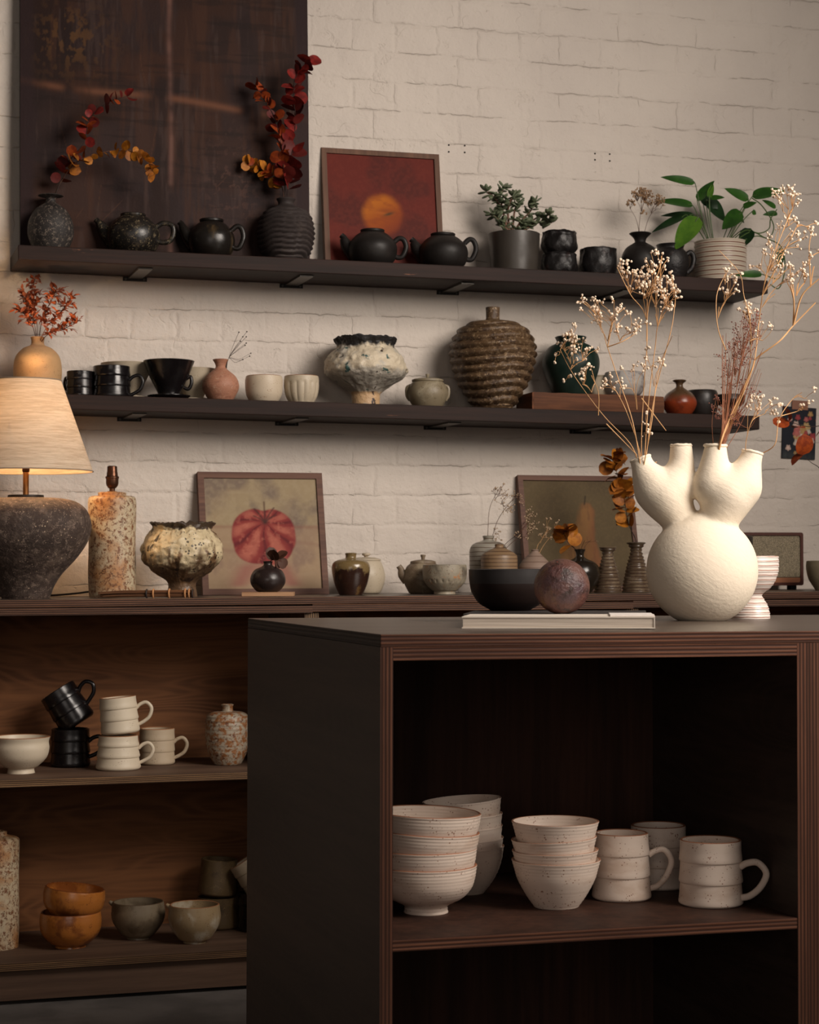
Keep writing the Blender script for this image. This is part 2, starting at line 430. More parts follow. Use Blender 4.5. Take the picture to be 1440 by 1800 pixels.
# bench: cabinets and worktop
def fm(n): return 1 if (abs(n.z) < .5) else 0
tilted('bench_worktop', 'long dark plywood worktop running along the brick wall', 'worktop', -.9, 3.6, -.45, 0, .0172, z_bench(-.9), .003, [PLYT, EDGE_B], fm)
def panel(name, parent, dims, mats, fmf):
    mb = MB(); mb.box(*dims); o = mb.build(name, mats, parent, smooth=False)
    for p in o.data.polygons: p.material_index = fmf(p.normal)
    return o
fy = lambda n: 1 if n.y < -.5 else 0
def bench_unit(x0, x1, label):
    r = thing('base_cabinet', label, 'cabinet', (x0, 0, 0), 0, 'open cabinets under the bench')
    W = x1 - x0; T = .0165; top = z_bench((x0 + x1) / 2) - .0188
    panel('top_panel', r, (0, W, -.449, -.03, top - T, top), [PLYBACK, EDGE_B], fy)
    panel('side_panel', r, (0, T, -.44, -.03, .075, top - T), [PLYSH, EDGE_BV], fy)
    panel('side_panel', r, (W - T, W, -.44, -.03, .075, top - T), [PLYSH, EDGE_BV], fy)
    panel('back_panel', r, (T, W - T, -.062, -.05, .075, top - T), [PLYBACK, PLYBACK], fy)
    panel('shelf', r, (T, W - T, -.44, -.062, .4968 - T, .4968), [PLYSH, EDGE_C], fy)
    panel('bottom_panel', r, (T, W - T, -.44, -.062, .0945 - T, .0945), [PLYSH, EDGE_C], fy)
    panel('plinth', r, (0, W, -.425, -.405, .010, .0780), [PLYSH, PLYSH], fy)
    return r
XB = atY(548, 1082, -.44).x
bench_unit(XB - .80, XB, 'open plywood cabinet under the bench, holding the mugs and amber bowls')
bench_unit(XB, XB + .80, 'open plywood cabinet under the bench, mostly hidden behind the island')
bench_unit(XB + .80, XB + 1.60, 'open plywood cabinet under the bench, at the far right behind the white vase')

# island
RI = .0045
def isl(o): o.rotation_euler = (0, RI, 0); return o
IX0, IY0, IY1 = .7407, -2.2533, -1.385
mb = MB(); mb.box(0, 1.42, IY0, IY1, -.0175, 0)
o = isl(mb.build('island_worktop', [PLYT, EDGE_I, EDGE_S], smooth=False, loc=(IX0, 0, .874)))
for p in o.data.polygons: p.material_index = 1 if p.normal.y < -.5 else (2 if p.normal.x < -.5 else 0)
b = o.modifiers.new('bevel', 'BEVEL'); b.width = .0012; b.segments = 2
tag(o, 'dark plywood top of the island in the foreground', 'worktop')
def isl_unit(x0, W, label):
    r = isl(thing('island_cabinet', label, 'cabinet', (x0, 0, .874 - RI * (x0 - IX0)), 0, 'open cabinets of the island'))
    T = .0183; top = -.0178; B = -.870
    panel('top_panel', r, (T, W - T, IY0, IY1, top - .0186, top), [PLYIN, EDGE_I], fy)
    for a in (0, W - T):
        p = panel('side_panel', r, (a, a + T, IY0, IY1, B, top), [PLYF_Z, EDGE_IV], fy)
    panel('back_panel', r, (T, W - T, IY0 + .52, IY0 + .535, B, top - .0186), [PLYIN, PLYIN], fy)
    panel('shelf', r, (T, W - T, IY0 + .001, IY0 + .52, .4552 - .0162 - .874, .4552 - .874), [PLYIN, EDGE_I], fy)
    panel('bottom_panel', r, (T, W - T, IY0 + .001, IY0 + .52, .06 - .874, .078 - .874), [PLYIN, EDGE_I], fy)
    return r
UW = .6535
isl_unit(IX0, UW, 'dark open island cabinet holding the stacked cream bowls and mugs')
isl_unit(IX0 + UW, UW, 'dark open island cabinet, cut off by the right edge of the photo')

# ------------------------------------------------------------------ pots
def where(cx, by, surf, Y=None, foot=0):
    """point on a surface for a base seen at (cx, by)"""
    if Y is None:
        z = surf(1.0)
        for _ in range(3):
            yy = by - foot * (by - 992) / F
            p = atZ(cx, yy, z); z = surf(p.x)
    else:
        p = atY(cx, by, Y); z = surf(p.x); p = Vector((p.x, Y, z))
    return Vector((p.x, p.y, surf(p.x))), depth(p) / F

def pot(name, label, cat, cx, by, surf, prof, mat, Y=None, thick=4, lipmat=None, group=None, foot=None, warp=None, rise=0, parent=None, seg=64, **kw):
    foot = prof[0][0] if foot is None else foot
    loc, s = where(cx, by, surf, Y, foot)
    m = lathe([(r * s, h * s) for r, h in prof], thick * s, warp=(lambda th, z, r: warp(th, z / s, r / s, s)) if warp else None, seg=seg, **kw)
    o = weld(m.build(name, [mat, lipmat or mat], parent=parent))
    if parent is None:
        o.location = loc + Vector((0, 0, rise)); o.rotation_euler = (0, 0, -YAW); tag(o, label, cat, group)
    return o, loc, s

def root_pot(name, label, cat, cx, by, surf, Y=None, foot=0, group=None):
    loc, s = where(cx, by, surf, Y, foot)
    return thing(name, label, cat, loc, -YAW, group), s

def part(name, mbld, mats, root, **k): return weld(mbld.build(name, mats, root, **k))

BLK = ceramic('black_speckled_clay', lin(36, 31, 29), .65, mott=[(lin(52, 46, 42), 60, .5, .7)], speck=[(lin(128, 114, 102), 520, .42)], bump=(160, .5, .0015))
BLKM = ceramic('matte_black_glaze', lin(27, 23, 21), .5, spec=.3, mott=[(lin(38, 32, 29), 14, .5, .75)], bump=(70, .25, .0012))
BRZ = ceramic('metallic_black_glaze', lin(26, 23, 20), .34, mott=[(lin(60, 50, 38), 50, .52, .72)], speck=[(lin(140, 124, 96), 500, .34)], bump=(120, .5, .001))
BRZ2 = ceramic('bronze_black_glaze', lin(26, 22, 19), .3, mott=[(lin(78, 62, 40), 26, .55, .75)], bump=(60, .3, .001), stretch=(1, 1, .35))
BLKR = ceramic('black_rough_glaze', lin(24, 21, 21), .42, mott=[(lin(56, 36, 32), 40, .58, .75)], bump=(110, .7, .002), lump=(50, .4, .003))
BGLS = ceramic('gloss_black_glaze', lin(18, 15, 16), .24, mott=[(lin(36, 24, 20), 20, .55, .75)], bump=(60, .2, .001))

# --- upper shelf
pot('bottle_vase', 'speckled black bottle vase with a flat lip at the left of the top shelf', 'vase', 89, 432, z_upper,
    [(27, 0), (33, 12), (39.5, 30), (40, 45), (37, 60), (27, 77), (12, 88), (8.5, 93), (10, 98), (21, 101), (22, 102)], BLK, Y=-.09)

def teapot(cx, by, R, H, lidr, spx, spy, hx, hy0, hy1, mat, label, handle_r=3.5):
    """spout tip (spx, spy) and handle bounds in photo pixels"""
    r, s = root_pot('teapot', label, 'teapot', cx, by, z_upper, Y=-.1, group='black teapots on the top shelf')
    prof = [(R * .6, 0), (R * .66, 2), (R * .9, H * .22), (R, H * .48), (R * .94, H * .7), (R * .7, H * .9), (R * .5, H)]
    part('body', lathe([(a * s, b * s) for a, b in prof], 4 * s, seg=72), [mat, mat], r)
    lid = [(lidr * .82, 0), (lidr * .84, 3), (lidr, 3.4), (lidr * 1.02, 6.4), (lidr * .96, 7.4), (lidr * .5, 8)]
    l = part('lid', lathe([(a * s, (b + H - 2) * s) for a, b in lid], 3 * s, smooth=False, solid=True), [mat, mat], r)
    P = lambda x, h: Vector(((x - cx) * s, 0, h * s))
    tipx, tiph = spx, by - spy
    pts = crom([P(cx - R * .72, H * .42), P(cx - R * 1.0, H * .60), P((cx - R + tipx) / 2, (H * .66 + tiph) / 2 - 1), P(tipx + 4, tiph - 4), P(tipx, tiph)], 5)
    n = len(pts); rad = [(R * .26 * (1 - i / (n - 1)) ** 1.5 + 4.3 + 1.2 * max(0, i / (n - 1) - .8) * 3) * s for i in range(n)]
    mb = MB(); mb.tube(pts, rad, 20); mb.build('spout', mat, r)
    a, b = by - hy0, by - hy1; hm = (a + b) / 2; xr = cx + R * .86
    pts = crom([P(xr, a - 8), P(xr + (hx - xr) * .35, a - 1), P(hx - 8, a - 4), P(hx - 4, hm + 2), P(hx - 10, b + 6), P(xr + (hx - xr) * .3, b + 3), P(xr - 1, b + 7)], 5)
    mb = MB(); mb.tube(pts, handle_r * s, 12, flat=1.3); mb.build('handle', mat, r)
    return r
teapot(234, 440, 47, 70, 22, 168, 374, 309, 380, 418, BRZ, 'speckled metallic black teapot beside the speckled bottle vase, leftmost of the four')
teapot(372, 449, 41, 67, 21, 315, 381, 432, 388, 431, BRZ2, 'bronze-sheened black teapot left of the wavy ridged vase')
teapot(655, 465, 43.5, 62, 21, 600, 407, 718, 412, 450, BLKM, 'matte black teapot in front of the left half of the red painting')
teapot(779, 470, 44, 61, 21.5, 723, 413, 841, 413, 453, BLKM, 'matte black teapot at the right edge of the red painting')

def wavy(th, z, r, s):
    ph = z / 8.9 + .35 * sin(th * 2 + 1) + .22 * sin(th * 5 + 2)
    w = abs(((ph % 1) - .5) * 2); e = 1 if 8 < z < 93 else 0
    return ((1 - w) ** .6 * 4.2 - 2) * s * e, 0
WAVY = ceramic('unglazed_brown_black_clay', lin(46, 37, 35), .75, mott=[(lin(58, 48, 44), 30, .5, .7)], bump=(180, .4, .0012))
pot('ridged_vase', 'brown-black vase with wavy horizontal ridges holding red eucalyptus', 'vase', 503, 457, z_upper,
    [(31, 0), (35, 8), (44, 22), (49, 45), (49, 62), (44, 82), (34, 94), (22, 99), (15, 103), (14, 108), (17, 114), (15.5, 115)], WAVY, Y=-.1, warp=wavy, seg=120, k=14)

POTG = ceramic('dark_pewter_glaze', lin(60, 54, 48), .42, mott=[(lin(42, 37, 34), 12, .5, .7)], bump=(60, .2, .001), stretch=(1, 1, .3))
o, L_, s_ = pot('plant_pot', 'dark pewter cylindrical pot holding the jade plant', 'pot', 904, 475, z_upper,
    [(39, 0), (41, 3), (43, 30), (45, 60), (45.5, 70), (45.5, 71)], POTG, Y=-.1)
SOIL = ceramic('potting_soil', lin(44, 34, 28), .95, bump=(300, 1, .004))
def soil(cx, by, surf, Y, r, h, label):
    loc, s = where(cx, by, surf, Y); mb = MB(); n = 28
    vs = [(0, 0, 0.004)]
    for i in range(1, 6):
        for k in range(n): q = r * s * i / 5; vs.append((q * cos(2 * pi * k / n), q * sin(2 * pi * k / n), .003 * fb(i, k, 3, .7)))
    vs += [(r * s * cos(2 * pi * k / n), r * s * sin(2 * pi * k / n), -.01) for k in range(n)]
    fs = [(0, 1 + k, 1 + (k + 1) % n) for k in range(n)]
    for i in range(5):
        for k in range(n): a = 1 + i * n; fs.append((a + k, a + n + k, a + n + (k + 1) % n, a + (k + 1) % n))
    mb.add(vs, fs); tag(mb.build('potting_soil', SOIL, loc=loc + Vector((0, 0, h * s))), label, 'soil', kind='stuff')
soil(904, 475, z_upper, -.1, 41, 62, 'dark potting soil in the jade plant pot')

def wobble(a):
    return lambda th, z, r, s: (a * s * fb(cos(th) * 2, sin(th) * 2, z / 18, 1), (a * s * .7 * fb(cos(th) * 1.5, sin(th) * 1.5, 5, 1.3) if z > 25 else 0))
cupp = [(22, 0), (26, 3), (31, 12), (31.5, 26), (29.5, 35), (30, 39)]
loc, s = where(984, 479, z_upper, -.1)
for k, lab in ((0, 'black hand-pinched cup at the bottom of the stack of two beside the jade pot'), (1, 'black hand-pinched cup on top of the stack of two beside the jade pot')):
    pot('cup', lab, 'cup', 984, 479, z_upper, cupp, BLKR, Y=-.1, warp=wobble(2.2), group='black cups on the top shelf', rise=k * 38.6 * s)
pot('cup', 'low wide black cup standing on its own right of the stacked pair', 'cup', 1052, 480, z_upper,
    [(22, 0), (27, 3), (32.5, 18), (33, 32), (31.5, 46), (32, 51)], BLKR, Y=-.1, warp=wobble(1.6), group='black cups on the top shelf')
pot('bottle_vase', 'black round bottle with a funnel neck holding dried yarrow', 'vase', 1126, 484, z_upper,
    [(20, 0), (25, 5), (33, 24), (33.5, 38), (26, 54), (13, 63), (9.5, 66), (12, 73), (19, 80), (19, 81)], BLKM, Y=-.12)
r, s = root_pot('pitcher', 'dark handled jar half hidden behind the white flowers, left of the striped pot', 'jug', 1179, 486, z_upper, Y=-.08)
part('body', lathe([(a * s, b * s) for a, b in [(20, 0), (24, 3), (31, 25), (32, 40), (28, 53), (23, 60), (25, 67)]], 4 * s), [BLKR, BLKR], r)
P = lambda x, h: Vector((x * s, 0, h * s))
mb = MB(); mb.tube(crom([P(28, 50), P(36, 54), P(41, 44), P(38, 28), P(29, 18)], 5), 4.5 * s, 10); mb.build('handle', BLKR, r)

STRIPE = ceramic('white_glaze_brown_rings', lin(196, 182, 164), .4, rings=(lin(104, 58, 42), 82, .16, .0008), bump=(50, .2, .001))
def ringw(fr, a): return lambda th, z, r, s: (a * s * sin(z * s * 2 * pi * fr), 0)
pot('striped_planter', 'white planter with thin brown rings holding the trailing pothos', 'pot', 1267, 487, z_upper,
    [(44, 0), (44.5, 3), (45, 30), (45.5, 60), (45.5, 73), (44.5, 74)], STRIPE, Y=-.1, warp=ringw(82, .7), k=14)
soil(1267, 487, z_upper, -.1, 40, 64, 'dark potting soil in the striped planter')

# --- middle shelf
TAN = ceramic('sandy_tan_clay', lin(178, 142, 100), .75, speck=[(lin(140, 104, 68), 500, .3)], bump=(220, .35, .001))
pot('bottle_vase', 'sandy tan round-shouldered bottle above the lampshade with orange dried leaves', 'vase', 66, 694, lambda X: 1.3742, 
    [(30, 0), (34, 4), (41, 28), (42, 50), (38, 70), (26, 84), (13, 90), (11, 97), (12.5, 104)], TAN, Y=-.1)
# the mug prototype
def mug(name, label, cx, by, surf, prof, mats, hx, h1, h2, Y=None, hr=3.6, group=None, thick=4, flat=1.2, smooth=False, ang=0, rise=0):
    r, s = root_pot(name, label, 'mug', cx, by, surf, Y=Y, foot=prof[0][0], group=group)
    r.location.z += rise; r.rotation_euler = (0, 0, -YAW + ang)
    part('body', lathe([(a * s, b * s) for a, b in prof], thick * s, smooth=smooth, subd=3), mats, r, sharp=25)
    Rm = max(p[0] for p in prof); P = lambda x, h: Vector((x * s, 0, h * s)); e = hx - Rm
    mb = MB()
    mb.tube(crom([P(Rm - 4, h1 - 9), P(Rm + e * .18, h1 - 2), P(Rm + e * .62, h1), P(hx - 2, h1 - (h1 - h2) * .28), P(Rm + e * .72, h2 + (h1 - h2) * .34), P(Rm + e * .3, h2 + 5), P(Rm - 4, h2)], 5), hr * s, 12, flat=flat)
    mb.build('handle', mats[0], r)
    return r, s
def stepped(R0, R1, H, n=3, lip=None):
    """walls built of n thrown bands, each oversailing the one below"""
    if lip is None: lip = .026 * R0
    pr = [(R0 - 4, 0), (R0 - 1, 1.5)]
    for i in range(n):
        a = 3 + (H - 3) * i / n; b = 3 + (H - 3) * (i + 1) / n
        ra = R0 + (R1 - R0) * i / n; rb = R0 + (R1 - R0) * (i + 1) / n
        pr += [(ra + lip * .6, a + .6), (ra + lip * .9, a + 3), ((ra + rb) / 2 - lip * .1, (a + b) / 2), (rb - lip * .9 * (i < n - 1), b - .6)]
    return pr
mug('mug', 'black glazed mug tucked beside the lampshade, smaller of the two', 141, 694, z_mid, stepped(24, 23.5, 47), [BGLS, BGLS], 36, 36, 12, Y=-.1, group='black mugs on the lower wall shelf', ang=2.6)
mug('mug', 'larger black glazed mug with its handle to the right, beside the pour-over cones', 196, 695, z_mid, stepped(33.5, 32, 57), [BGLS, BGLS], 57, 41, 5, Y=-.11, hr=2.6, group='black mugs on the lower wall shelf')
BEI = ceramic('beige_speckled_glaze', lin(184, 170, 148), .5, speck=[(lin(150, 128, 100), 380, .25)], bump=(60, .2, .001))
def dripper(cx, by, R, H, mat, label, Y, hdl=True):
    r, s = root_pot('coffee_dripper', label, 'dripper', cx, by, z_mid, Y=Y, group='pour-over coffee cones on the lower wall shelf')
    part('saucer', lathe([(a * s, b * s) for a, b in [(R * .42, 0), (R * .74, 3), (R * .84, 6.5), (R * .84, 7.6), (R * .5, 8)]], 2 * s, smooth=False, solid=True), [mat, mat], r)
    part('cone', lathe([(a * s, b * s) for a, b in [(R * .42, 7), (R * .44, 12), (R * .48, 16), (R * .78, H * .62), (R * .98, H - 2), (R, H)]], 3 * s, smooth=False, subd=3), [mat, mat], r)
    if hdl:
        P = lambda x, h: Vector((x * s, .0, h * s)); mb = MB()
        mb.tube(crom([P(R * .62, H * .52), P(R * .84, H * .6), P(R * .88, H * .42), P(R * .76, H * .28), P(R * .58, H * .32)], 5), 3.2 * s, 10); mb.build('handle', mat, r)
dripper(223, 697, 46, 66, BEI, 'beige pour-over cone mostly hidden behind the larger black mug', -.05, False)
dripper(297, 699, 45, 68, BGLS, 'black glazed pour-over coffee cone on its saucer', -.13)
dripper(341, 697, 40, 60, BEI, 'beige pour-over cone behind the black one', -.05, False)
PINK = ceramic('pink_brown_clay', lin(166, 116, 92), .65, mott=[(lin(140, 92, 74), 60, .5, .7)], speck=[(lin(190, 160, 136), 400, .3)], bump=(150, .6, .0015), stretch=(1, 1, 3))
pot('bottle_vase', 'small pinkish-brown bottle with a flared neck holding thin black dried stems', 'vase', 388, 704, z_mid,
    [(16, 0), (22, 4), (31, 20), (32, 32), (26, 45), (13, 56), (9, 61), (10, 67), (14, 74)], PINK, Y=-.12)
CRM = ceramic('cream_speckled_glaze', lin(196, 180, 158), .48, speck=[(lin(150, 118, 88), 320, .25)], bump=(50, .2, .001))
LIPB = ceramic('bare_brown_rim', lin(150, 100, 66), .6)
pot('cup', 'round cream tumbler without handle, left of the faceted one', 'cup', 464, 706, z_mid,
    [(20, 0), (25, 3), (31, 14), (33, 28), (33, 40), (31.5, 47)], CRM, Y=-.12, lipmat=LIPB, group='cream tumblers')
facet = lambda th, z, r, s: (-(1 - cos(((th * 14 / (2 * pi)) % 1 - .5) * 2 * pi / 14) ) * r * s * 2.2 if 4 < z < 40 else 0, 0)
pot('cup', 'cream tumbler with cut facets, right of the round one', 'cup', 530, 709, z_mid,
    [(17, 0), (22, 3), (28, 14), (31, 28), (31, 40), (30, 49)], BEI, Y=-.12, warp=facet, lipmat=LIPB, seg=112, group='cream tumblers')
def crater(a, sc, seed, rimn=0):
    def w(th, z, r, s):
        n = fb(cos(th) * 2 + seed, sin(th) * 2, z / 22, sc, 4); m = fb(cos(th) * 6 + seed, sin(th) * 6, z / 9, sc, 3)
        e = min(1, max(0, (z - 22) / 16))
        return (a * n + a * .5 * m) * s * e, ((rimn * fb(cos(th) * 4, sin(th) * 4, seed, 1.2)) * s if z > 95 else 0)
    return w
LAVA = ceramic('white_crater_glaze', lin(190, 156, 118), .5, pre=[(.036, .003, .006, lin(158, 150, 138)), (.088, .006, .02, lin(204, 190, 166))], mott=[(lin(186, 178, 164), 22, .5, .62), (lin(64, 92, 88), 24, .63, .67), (lin(52, 38, 34), 20, .62, .66)],
    zone=[(.151, .004, .022, lin(30, 27, 27))], bump=(90, .8, .003), lump=(36, .8, .006))
BARE = ceramic('pale_bare_clay', lin(196, 166, 128), .7)
pot('footed_bowl', 'large footed bowl with cratered white glaze and a ragged black rim', 'bowl', 643, 713, z_mid,
    [(25, 0), (25, 14), (27, 24), (45, 38), (68, 54), (73, 68), (68, 84), (58, 97), (52, 104), (52, 110), (57, 118), (57, 120)], LAVA, Y=-.1, warp=crater(3.2, 1.1, 3, 3.0), thick=5, seg=140, k=8)
JAR = ceramic('mossy_brown_glaze', lin(128, 116, 94), .42, mott=[(lin(158, 148, 126), 18, .52, .68), (lin(92, 78, 54), 30, .6, .7)], speck=[(lin(80, 62, 44), 350, .25)])
r, s = root_pot('lidded_jar', 'small mossy brown lidded jar with a tiny knob between the crater bowl and ribbed jar', 'jar', 752, 717, z_mid, Y=-.12)
part('body', lathe([(a * s, b * s) for a, b in [(22, 0), (27, 4), (34, 18), (35, 30), (30, 42), (27, 46)]], 4 * s), [JAR, JAR], r)
lid = part('lid', lathe([(a * s, (b + 46) * s) for a, b in [(25, 0), (28, 1), (28, 4), (22, 6), (5, 7)]], 3 * s, smooth=False, solid=True), [JAR, JAR], r)
part('knob', lathe([(a * s, (b + 52) * s) for a, b in [(2.4, 0), (2.4, 3), (3.8, 7), (3.6, 8)]], 1 * s, solid=True, smooth=False), [JAR, JAR], lid)
for sx in (-1, 1):
    P = lambda x, h: Vector((x * s * sx, 0, h * s)); mb = MB()
    mb.tube(crom([P(29, 40), P(36, 36), P(36, 22), P(31, 14)], 4), 3.2 * s, 8); mb.build('lug', JAR, r)
def ribs(n, amp, z0, z1, pw=.5):
    def w(th, z, r, s):
        if z < z0 or z > z1: return 0, 0
        ph = (z - z0) / (z1 - z0) * n + .12 * sin(th * 2) + .1 * sin(th * 3 + 1)
        x = abs(((ph % 1) - .5) * 2)
        return (amp * ((1 - x) ** pw) - amp * .4 + .8 * fb(cos(th) * 5, sin(th) * 5, z / 6, 1)) * s, 0
    return w
RIB = ceramic('crusty_brown_ribbed_clay', lin(92, 70, 48), .45, mott=[(lin(62, 44, 30), 40, .45, .65)], speck=[(lin(176, 150, 118), 520, .38)], bump=(200, .9, .002))
pot('ribbed_jar', 'large brown jar with deep horizontal ribs and a thin straight neck', 'vase', 867, 719, z_mid,
    [(30, 0), (36, 8), (48, 28), (62, 52), (70, 78), (74, 98), (72, 118), (64, 136), (52, 148), (36, 156), (18, 159), (12.5, 161), (12, 170), (12.5, 181), (12.5, 182)], RIB, Y=-.1, warp=ribs(10.5, 7.5, 8, 156), seg=120, k=12)
GRN = ceramic('deep_green_glaze', lin(16, 36, 29), .45, mott=[(lin(26, 50, 40), 8, .45, .7)], bump=(60, .2, .001))
r, s = root_pot('wooden_trough', 'long rustic wooden block lying on the lower wall shelf behind the tall dried flowers', 'wooden block', 1036, 725, z_mid, Y=-.1)
TR = wood('rustic_brown_timber', lin(70, 43, 30), lin(112, 70, 46), 'X', rough=.7, wear=lin(140, 96, 66), bumpd=.002)
EG = wood('end_grain_timber', lin(80, 48, 30), lin(130, 80, 52), 'Y', rough=.7)
r.rotation_euler = (0, .009, 0)
x0 = atY(938, 725, -.165).x; x1 = atY(1167, 727, -.165).x; xc = r.location.x; zt = .046
mb = MB(); nseg = 24
vs = []
for i in range(nseg + 1):
    x = x0 - xc + (x1 - x0) * i / nseg; w = .0015 * fb(i, 2, 0, .4)
    for (y, z) in ((-.065, 0), (-.068 + w, zt * .5), (-.064, zt + w), (.05, zt - w), (.055, 0)): vs.append((x, y, z))
fs = [(i * 5 + k, (i + 1) * 5 + k, (i + 1) * 5 + (k + 1) % 5, i * 5 + (k + 1) % 5) for i in range(nseg) for k in range(5)]
fs += [(0, 4, 3, 2, 1)[::1], tuple(nseg * 5 + k for k in range(5))]
mb.add(vs, fs); mb.build('block', TR, r, sharp=30)
mb = MB(); mb.box(x0 - xc - .004, x0 - xc, -.0665, .052, .0005, zt - .001); mb.build('end_cap', EG, r, smooth=False)
def z_block(X): return z_mid(X) + zt + .0005
pot('vase', 'deep green glazed vase standing on the wooden block', 'vase', 1004, 689, z_block,
    [(29, 0), (32, 3), (42, 24), (50, 50), (49, 68), (40, 84), (28, 91), (24, 94), (27, 101), (28, 103)], GRN, Y=-.09)
MOT = ceramic('grey_white_mottled_glaze', lin(172, 166, 160), .5, mott=[(lin(108, 100, 104), 20, .5, .62), (lin(150, 110, 84), 30, .64, .7)], bump=(80, .4, .002))
pot('jar', 'small beige pot on the wooden block beside the green vase, seen through the dried flowers', 'pot', 1056, 690, z_block, [(18, 0), (22, 10), (22, 24), (17, 34), (18, 38)], BEI, Y=-.06)
pot('bowl', 'mottled grey and white rounded bowl on the wooden block', 'bowl', 1097, 690, z_block, [(22, 0), (30, 5), (37, 20), (36, 34), (33, 43)], MOT, Y=-.10)
REDB = ceramic('rust_red_glaze', lin(140, 58, 30), .3, mott=[(lin(100, 42, 26), 14, .5, .65)], zone=[(.047, .012, .012, lin(88, 66, 46))], bump=(60, .2, .001))
pot('bottle_vase', 'small rust-red bottle with a narrow flared neck', 'vase', 1195, 727, z_mid,
    [(17, 0), (22, 4), (29, 16), (29.5, 26), (23, 38), (9, 48), (6, 52), (7, 57), (12, 61), (12, 62)], REDB, Y=-.13)
DKB = ceramic('dark_brown_black_glaze', lin(34, 28, 25), .35, mott=[(lin(78, 66, 48), 30, .6, .72)])
pot('bowl', 'small dark glazed bowl behind the rust-red bottle', 'bowl', 1234, 728, z_mid, [(18, 0), (24, 4), (29, 22), (29, 38), (26, 47)], DKB, Y=-.09)
pot('footed_bowl', 'dark footed bowl at the right end of the lower wall shelf', 'bowl', 1284, 730, z_mid, [(18, 0), (16, 4), (10, 14), (13, 19), (23, 24), (26, 32), (24, 40)], DKB, Y=-.11)

# --- bench: lamp
r, s = root_pot('table_lamp', 'lit table lamp with a dark rough clay urn base and a pale linen shade', 'lamp', 45, 1054, z_bench, Y=-.27)
URN = ceramic('rough_charcoal_clay', lin(64, 50, 43), .8, mott=[(lin(96, 80, 70), 30, .48, .66), (lin(50, 38, 32), 9, .5, .7)], speck=[(lin(190, 166, 140), 130, .16), (lin(124, 106, 94), 420, .42)], bump=(120, .9, .003), lump=(22, .3, .004))
part('base', lathe([(a * s, b * s) for a, b in [(41, 0), (44, 6), (50, 22), (64, 44), (88, 70), (107, 98), (114, 122), (112, 142), (104, 158), (88, 170), (66, 175.5), (40, 177), (12, 177.5)]], 6 * s, seg=96, k=7), [URN, URN], r)
part('collar', lathe([(a * s, b * s) for a, b in [(31, 177), (31.5, 179), (31, 182), (8, 182.5)]], 2 * s, smooth=False, solid=True), [DKSTEEL, DKSTEEL], r)
mb = MB(); mb.tube([(0, 0, 180 * s), (0, 0, 232 * s)], 5.2 * s, 20); mb.build('stem', BRASS, r)
part('lamp_holder', lathe([(a * s, b * s) for a, b in [(5.5, 222), (6.5, 224), (6.5, 229), (10, 231), (10, 262), (8, 266)]], 1 * s, smooth=False, solid=True), [BRONZE, BRONZE], r)
t = NT('linen_shade'); v = t.co(scale=(1, 1, 1)); sp = t.sep(v)
fib = t.noise(t.co(scale=(30, 30, 420)), 1.0, 4, .7); fib2 = t.noise(t.co(scale=(10, 10, 130), loc=(3, 1, 2)), 1, 3, .6)
lc = t.mix(t.rng(t.math('ADD', t.math('MULTIPLY', fib, .5), t.math('MULTIPLY', fib2, .5)), .38, .62), lin(204, 188, 168), lin(178, 161, 141))
dif = t.n('ShaderNodeBsdfDiffuse'); trl = t.n('ShaderNodeBsdfTranslucent'); mx = t.n('ShaderNodeMixShader'); mx.inputs[0].default_value = .06
t.l(lc, dif.inputs[0]); t.l(t.mix(.3, lc, lin(255, 205, 140)), trl.inputs[0]); t.l(dif.outputs[0], mx.inputs[1]); t.l(trl.outputs[0], mx.inputs[2])
t.l(t.bump(fib, .3, .0008), dif.inputs['Normal']); t.l(mx.outputs[0], t.n('ShaderNodeOutputMaterial').inputs[0])
t.t.nodes.remove(t.t.nodes['Material Output']); LINEN = t.m
mb = MB(); n = 96; R0, R1, h0, h1 = 117 * s, 61 * s, 224 * s, 384 * s; vs = []
for (r_, z_) in ((R0, h0), (R0 * .75 + R1 * .25, h0 * .75 + h1 * .25), ((R0 + R1) / 2, (h0 + h1) / 2), (R0 * .25 + R1 * .75, h0 * .25 + h1 * .75), (R1, h1)):
    for k in range(n): vs.append((r_ * cos(2 * pi * k / n), r_ * sin(2 * pi * k / n), z_))
mb.add(vs, [(i * n + k, i * n + (k + 1) % n, (i + 1) * n + (k + 1) % n, (i + 1) * n + k) for i in range(4) for k in range(n)])
sh = mb.build('lamp_shade', LINEN, r)
TRIM = plain('shade_hem', lin(150, 132, 112), .8)
for (r_, z_) in ((R0, h0), (R1, h1)):
    mb = MB(); mb.tube([(r_ * cos(2 * pi * k / 64), r_ * sin(2 * pi * k / 64), z_) for k in range(65)], .0016, 6); mb.build('hem', TRIM, sh)
mb = MB()
for k in range(3):
    a = k * 2 * pi / 3 + .4; mb.tube([(8 * s * cos(a), 8 * s * sin(a), 262 * s), ((R1 + (R0 - R1) * .5) * cos(a), (R1 + (R0 - R1) * .5) * sin(a), (h0 + h1) / 2 - .002)], .0012, 6)
mb.build('spider', BRASS, r)
t = NT('bulb_glass'); t.b.inputs['Emission Color'].default_value = (1, .62, .28, 1); t.b.inputs['Emission Strength'].default_value = 6; BULB = t.fin((1, .8, .6, 1), .4)
mb = MB(); mb.ball((0, 0, 284 * s), 17 * s, 20, 14, sq=(1, 1, 1.15)); mb.build('bulb', BULB, r)
lp = bpy.data.lights.new('lamp_light', 'POINT'); lp.energy = 4.6; lp.color = (1, .66, .36); lp.shadow_soft_size = .022
lo = bpy.data.objects.new('lamp_light', lp); COL.objects.link(lo); lo.parent = r; lo.location = (0, 0, 312 * s)
RUB = plain('black_rubber_cable', lin(22, 20, 20), .5)
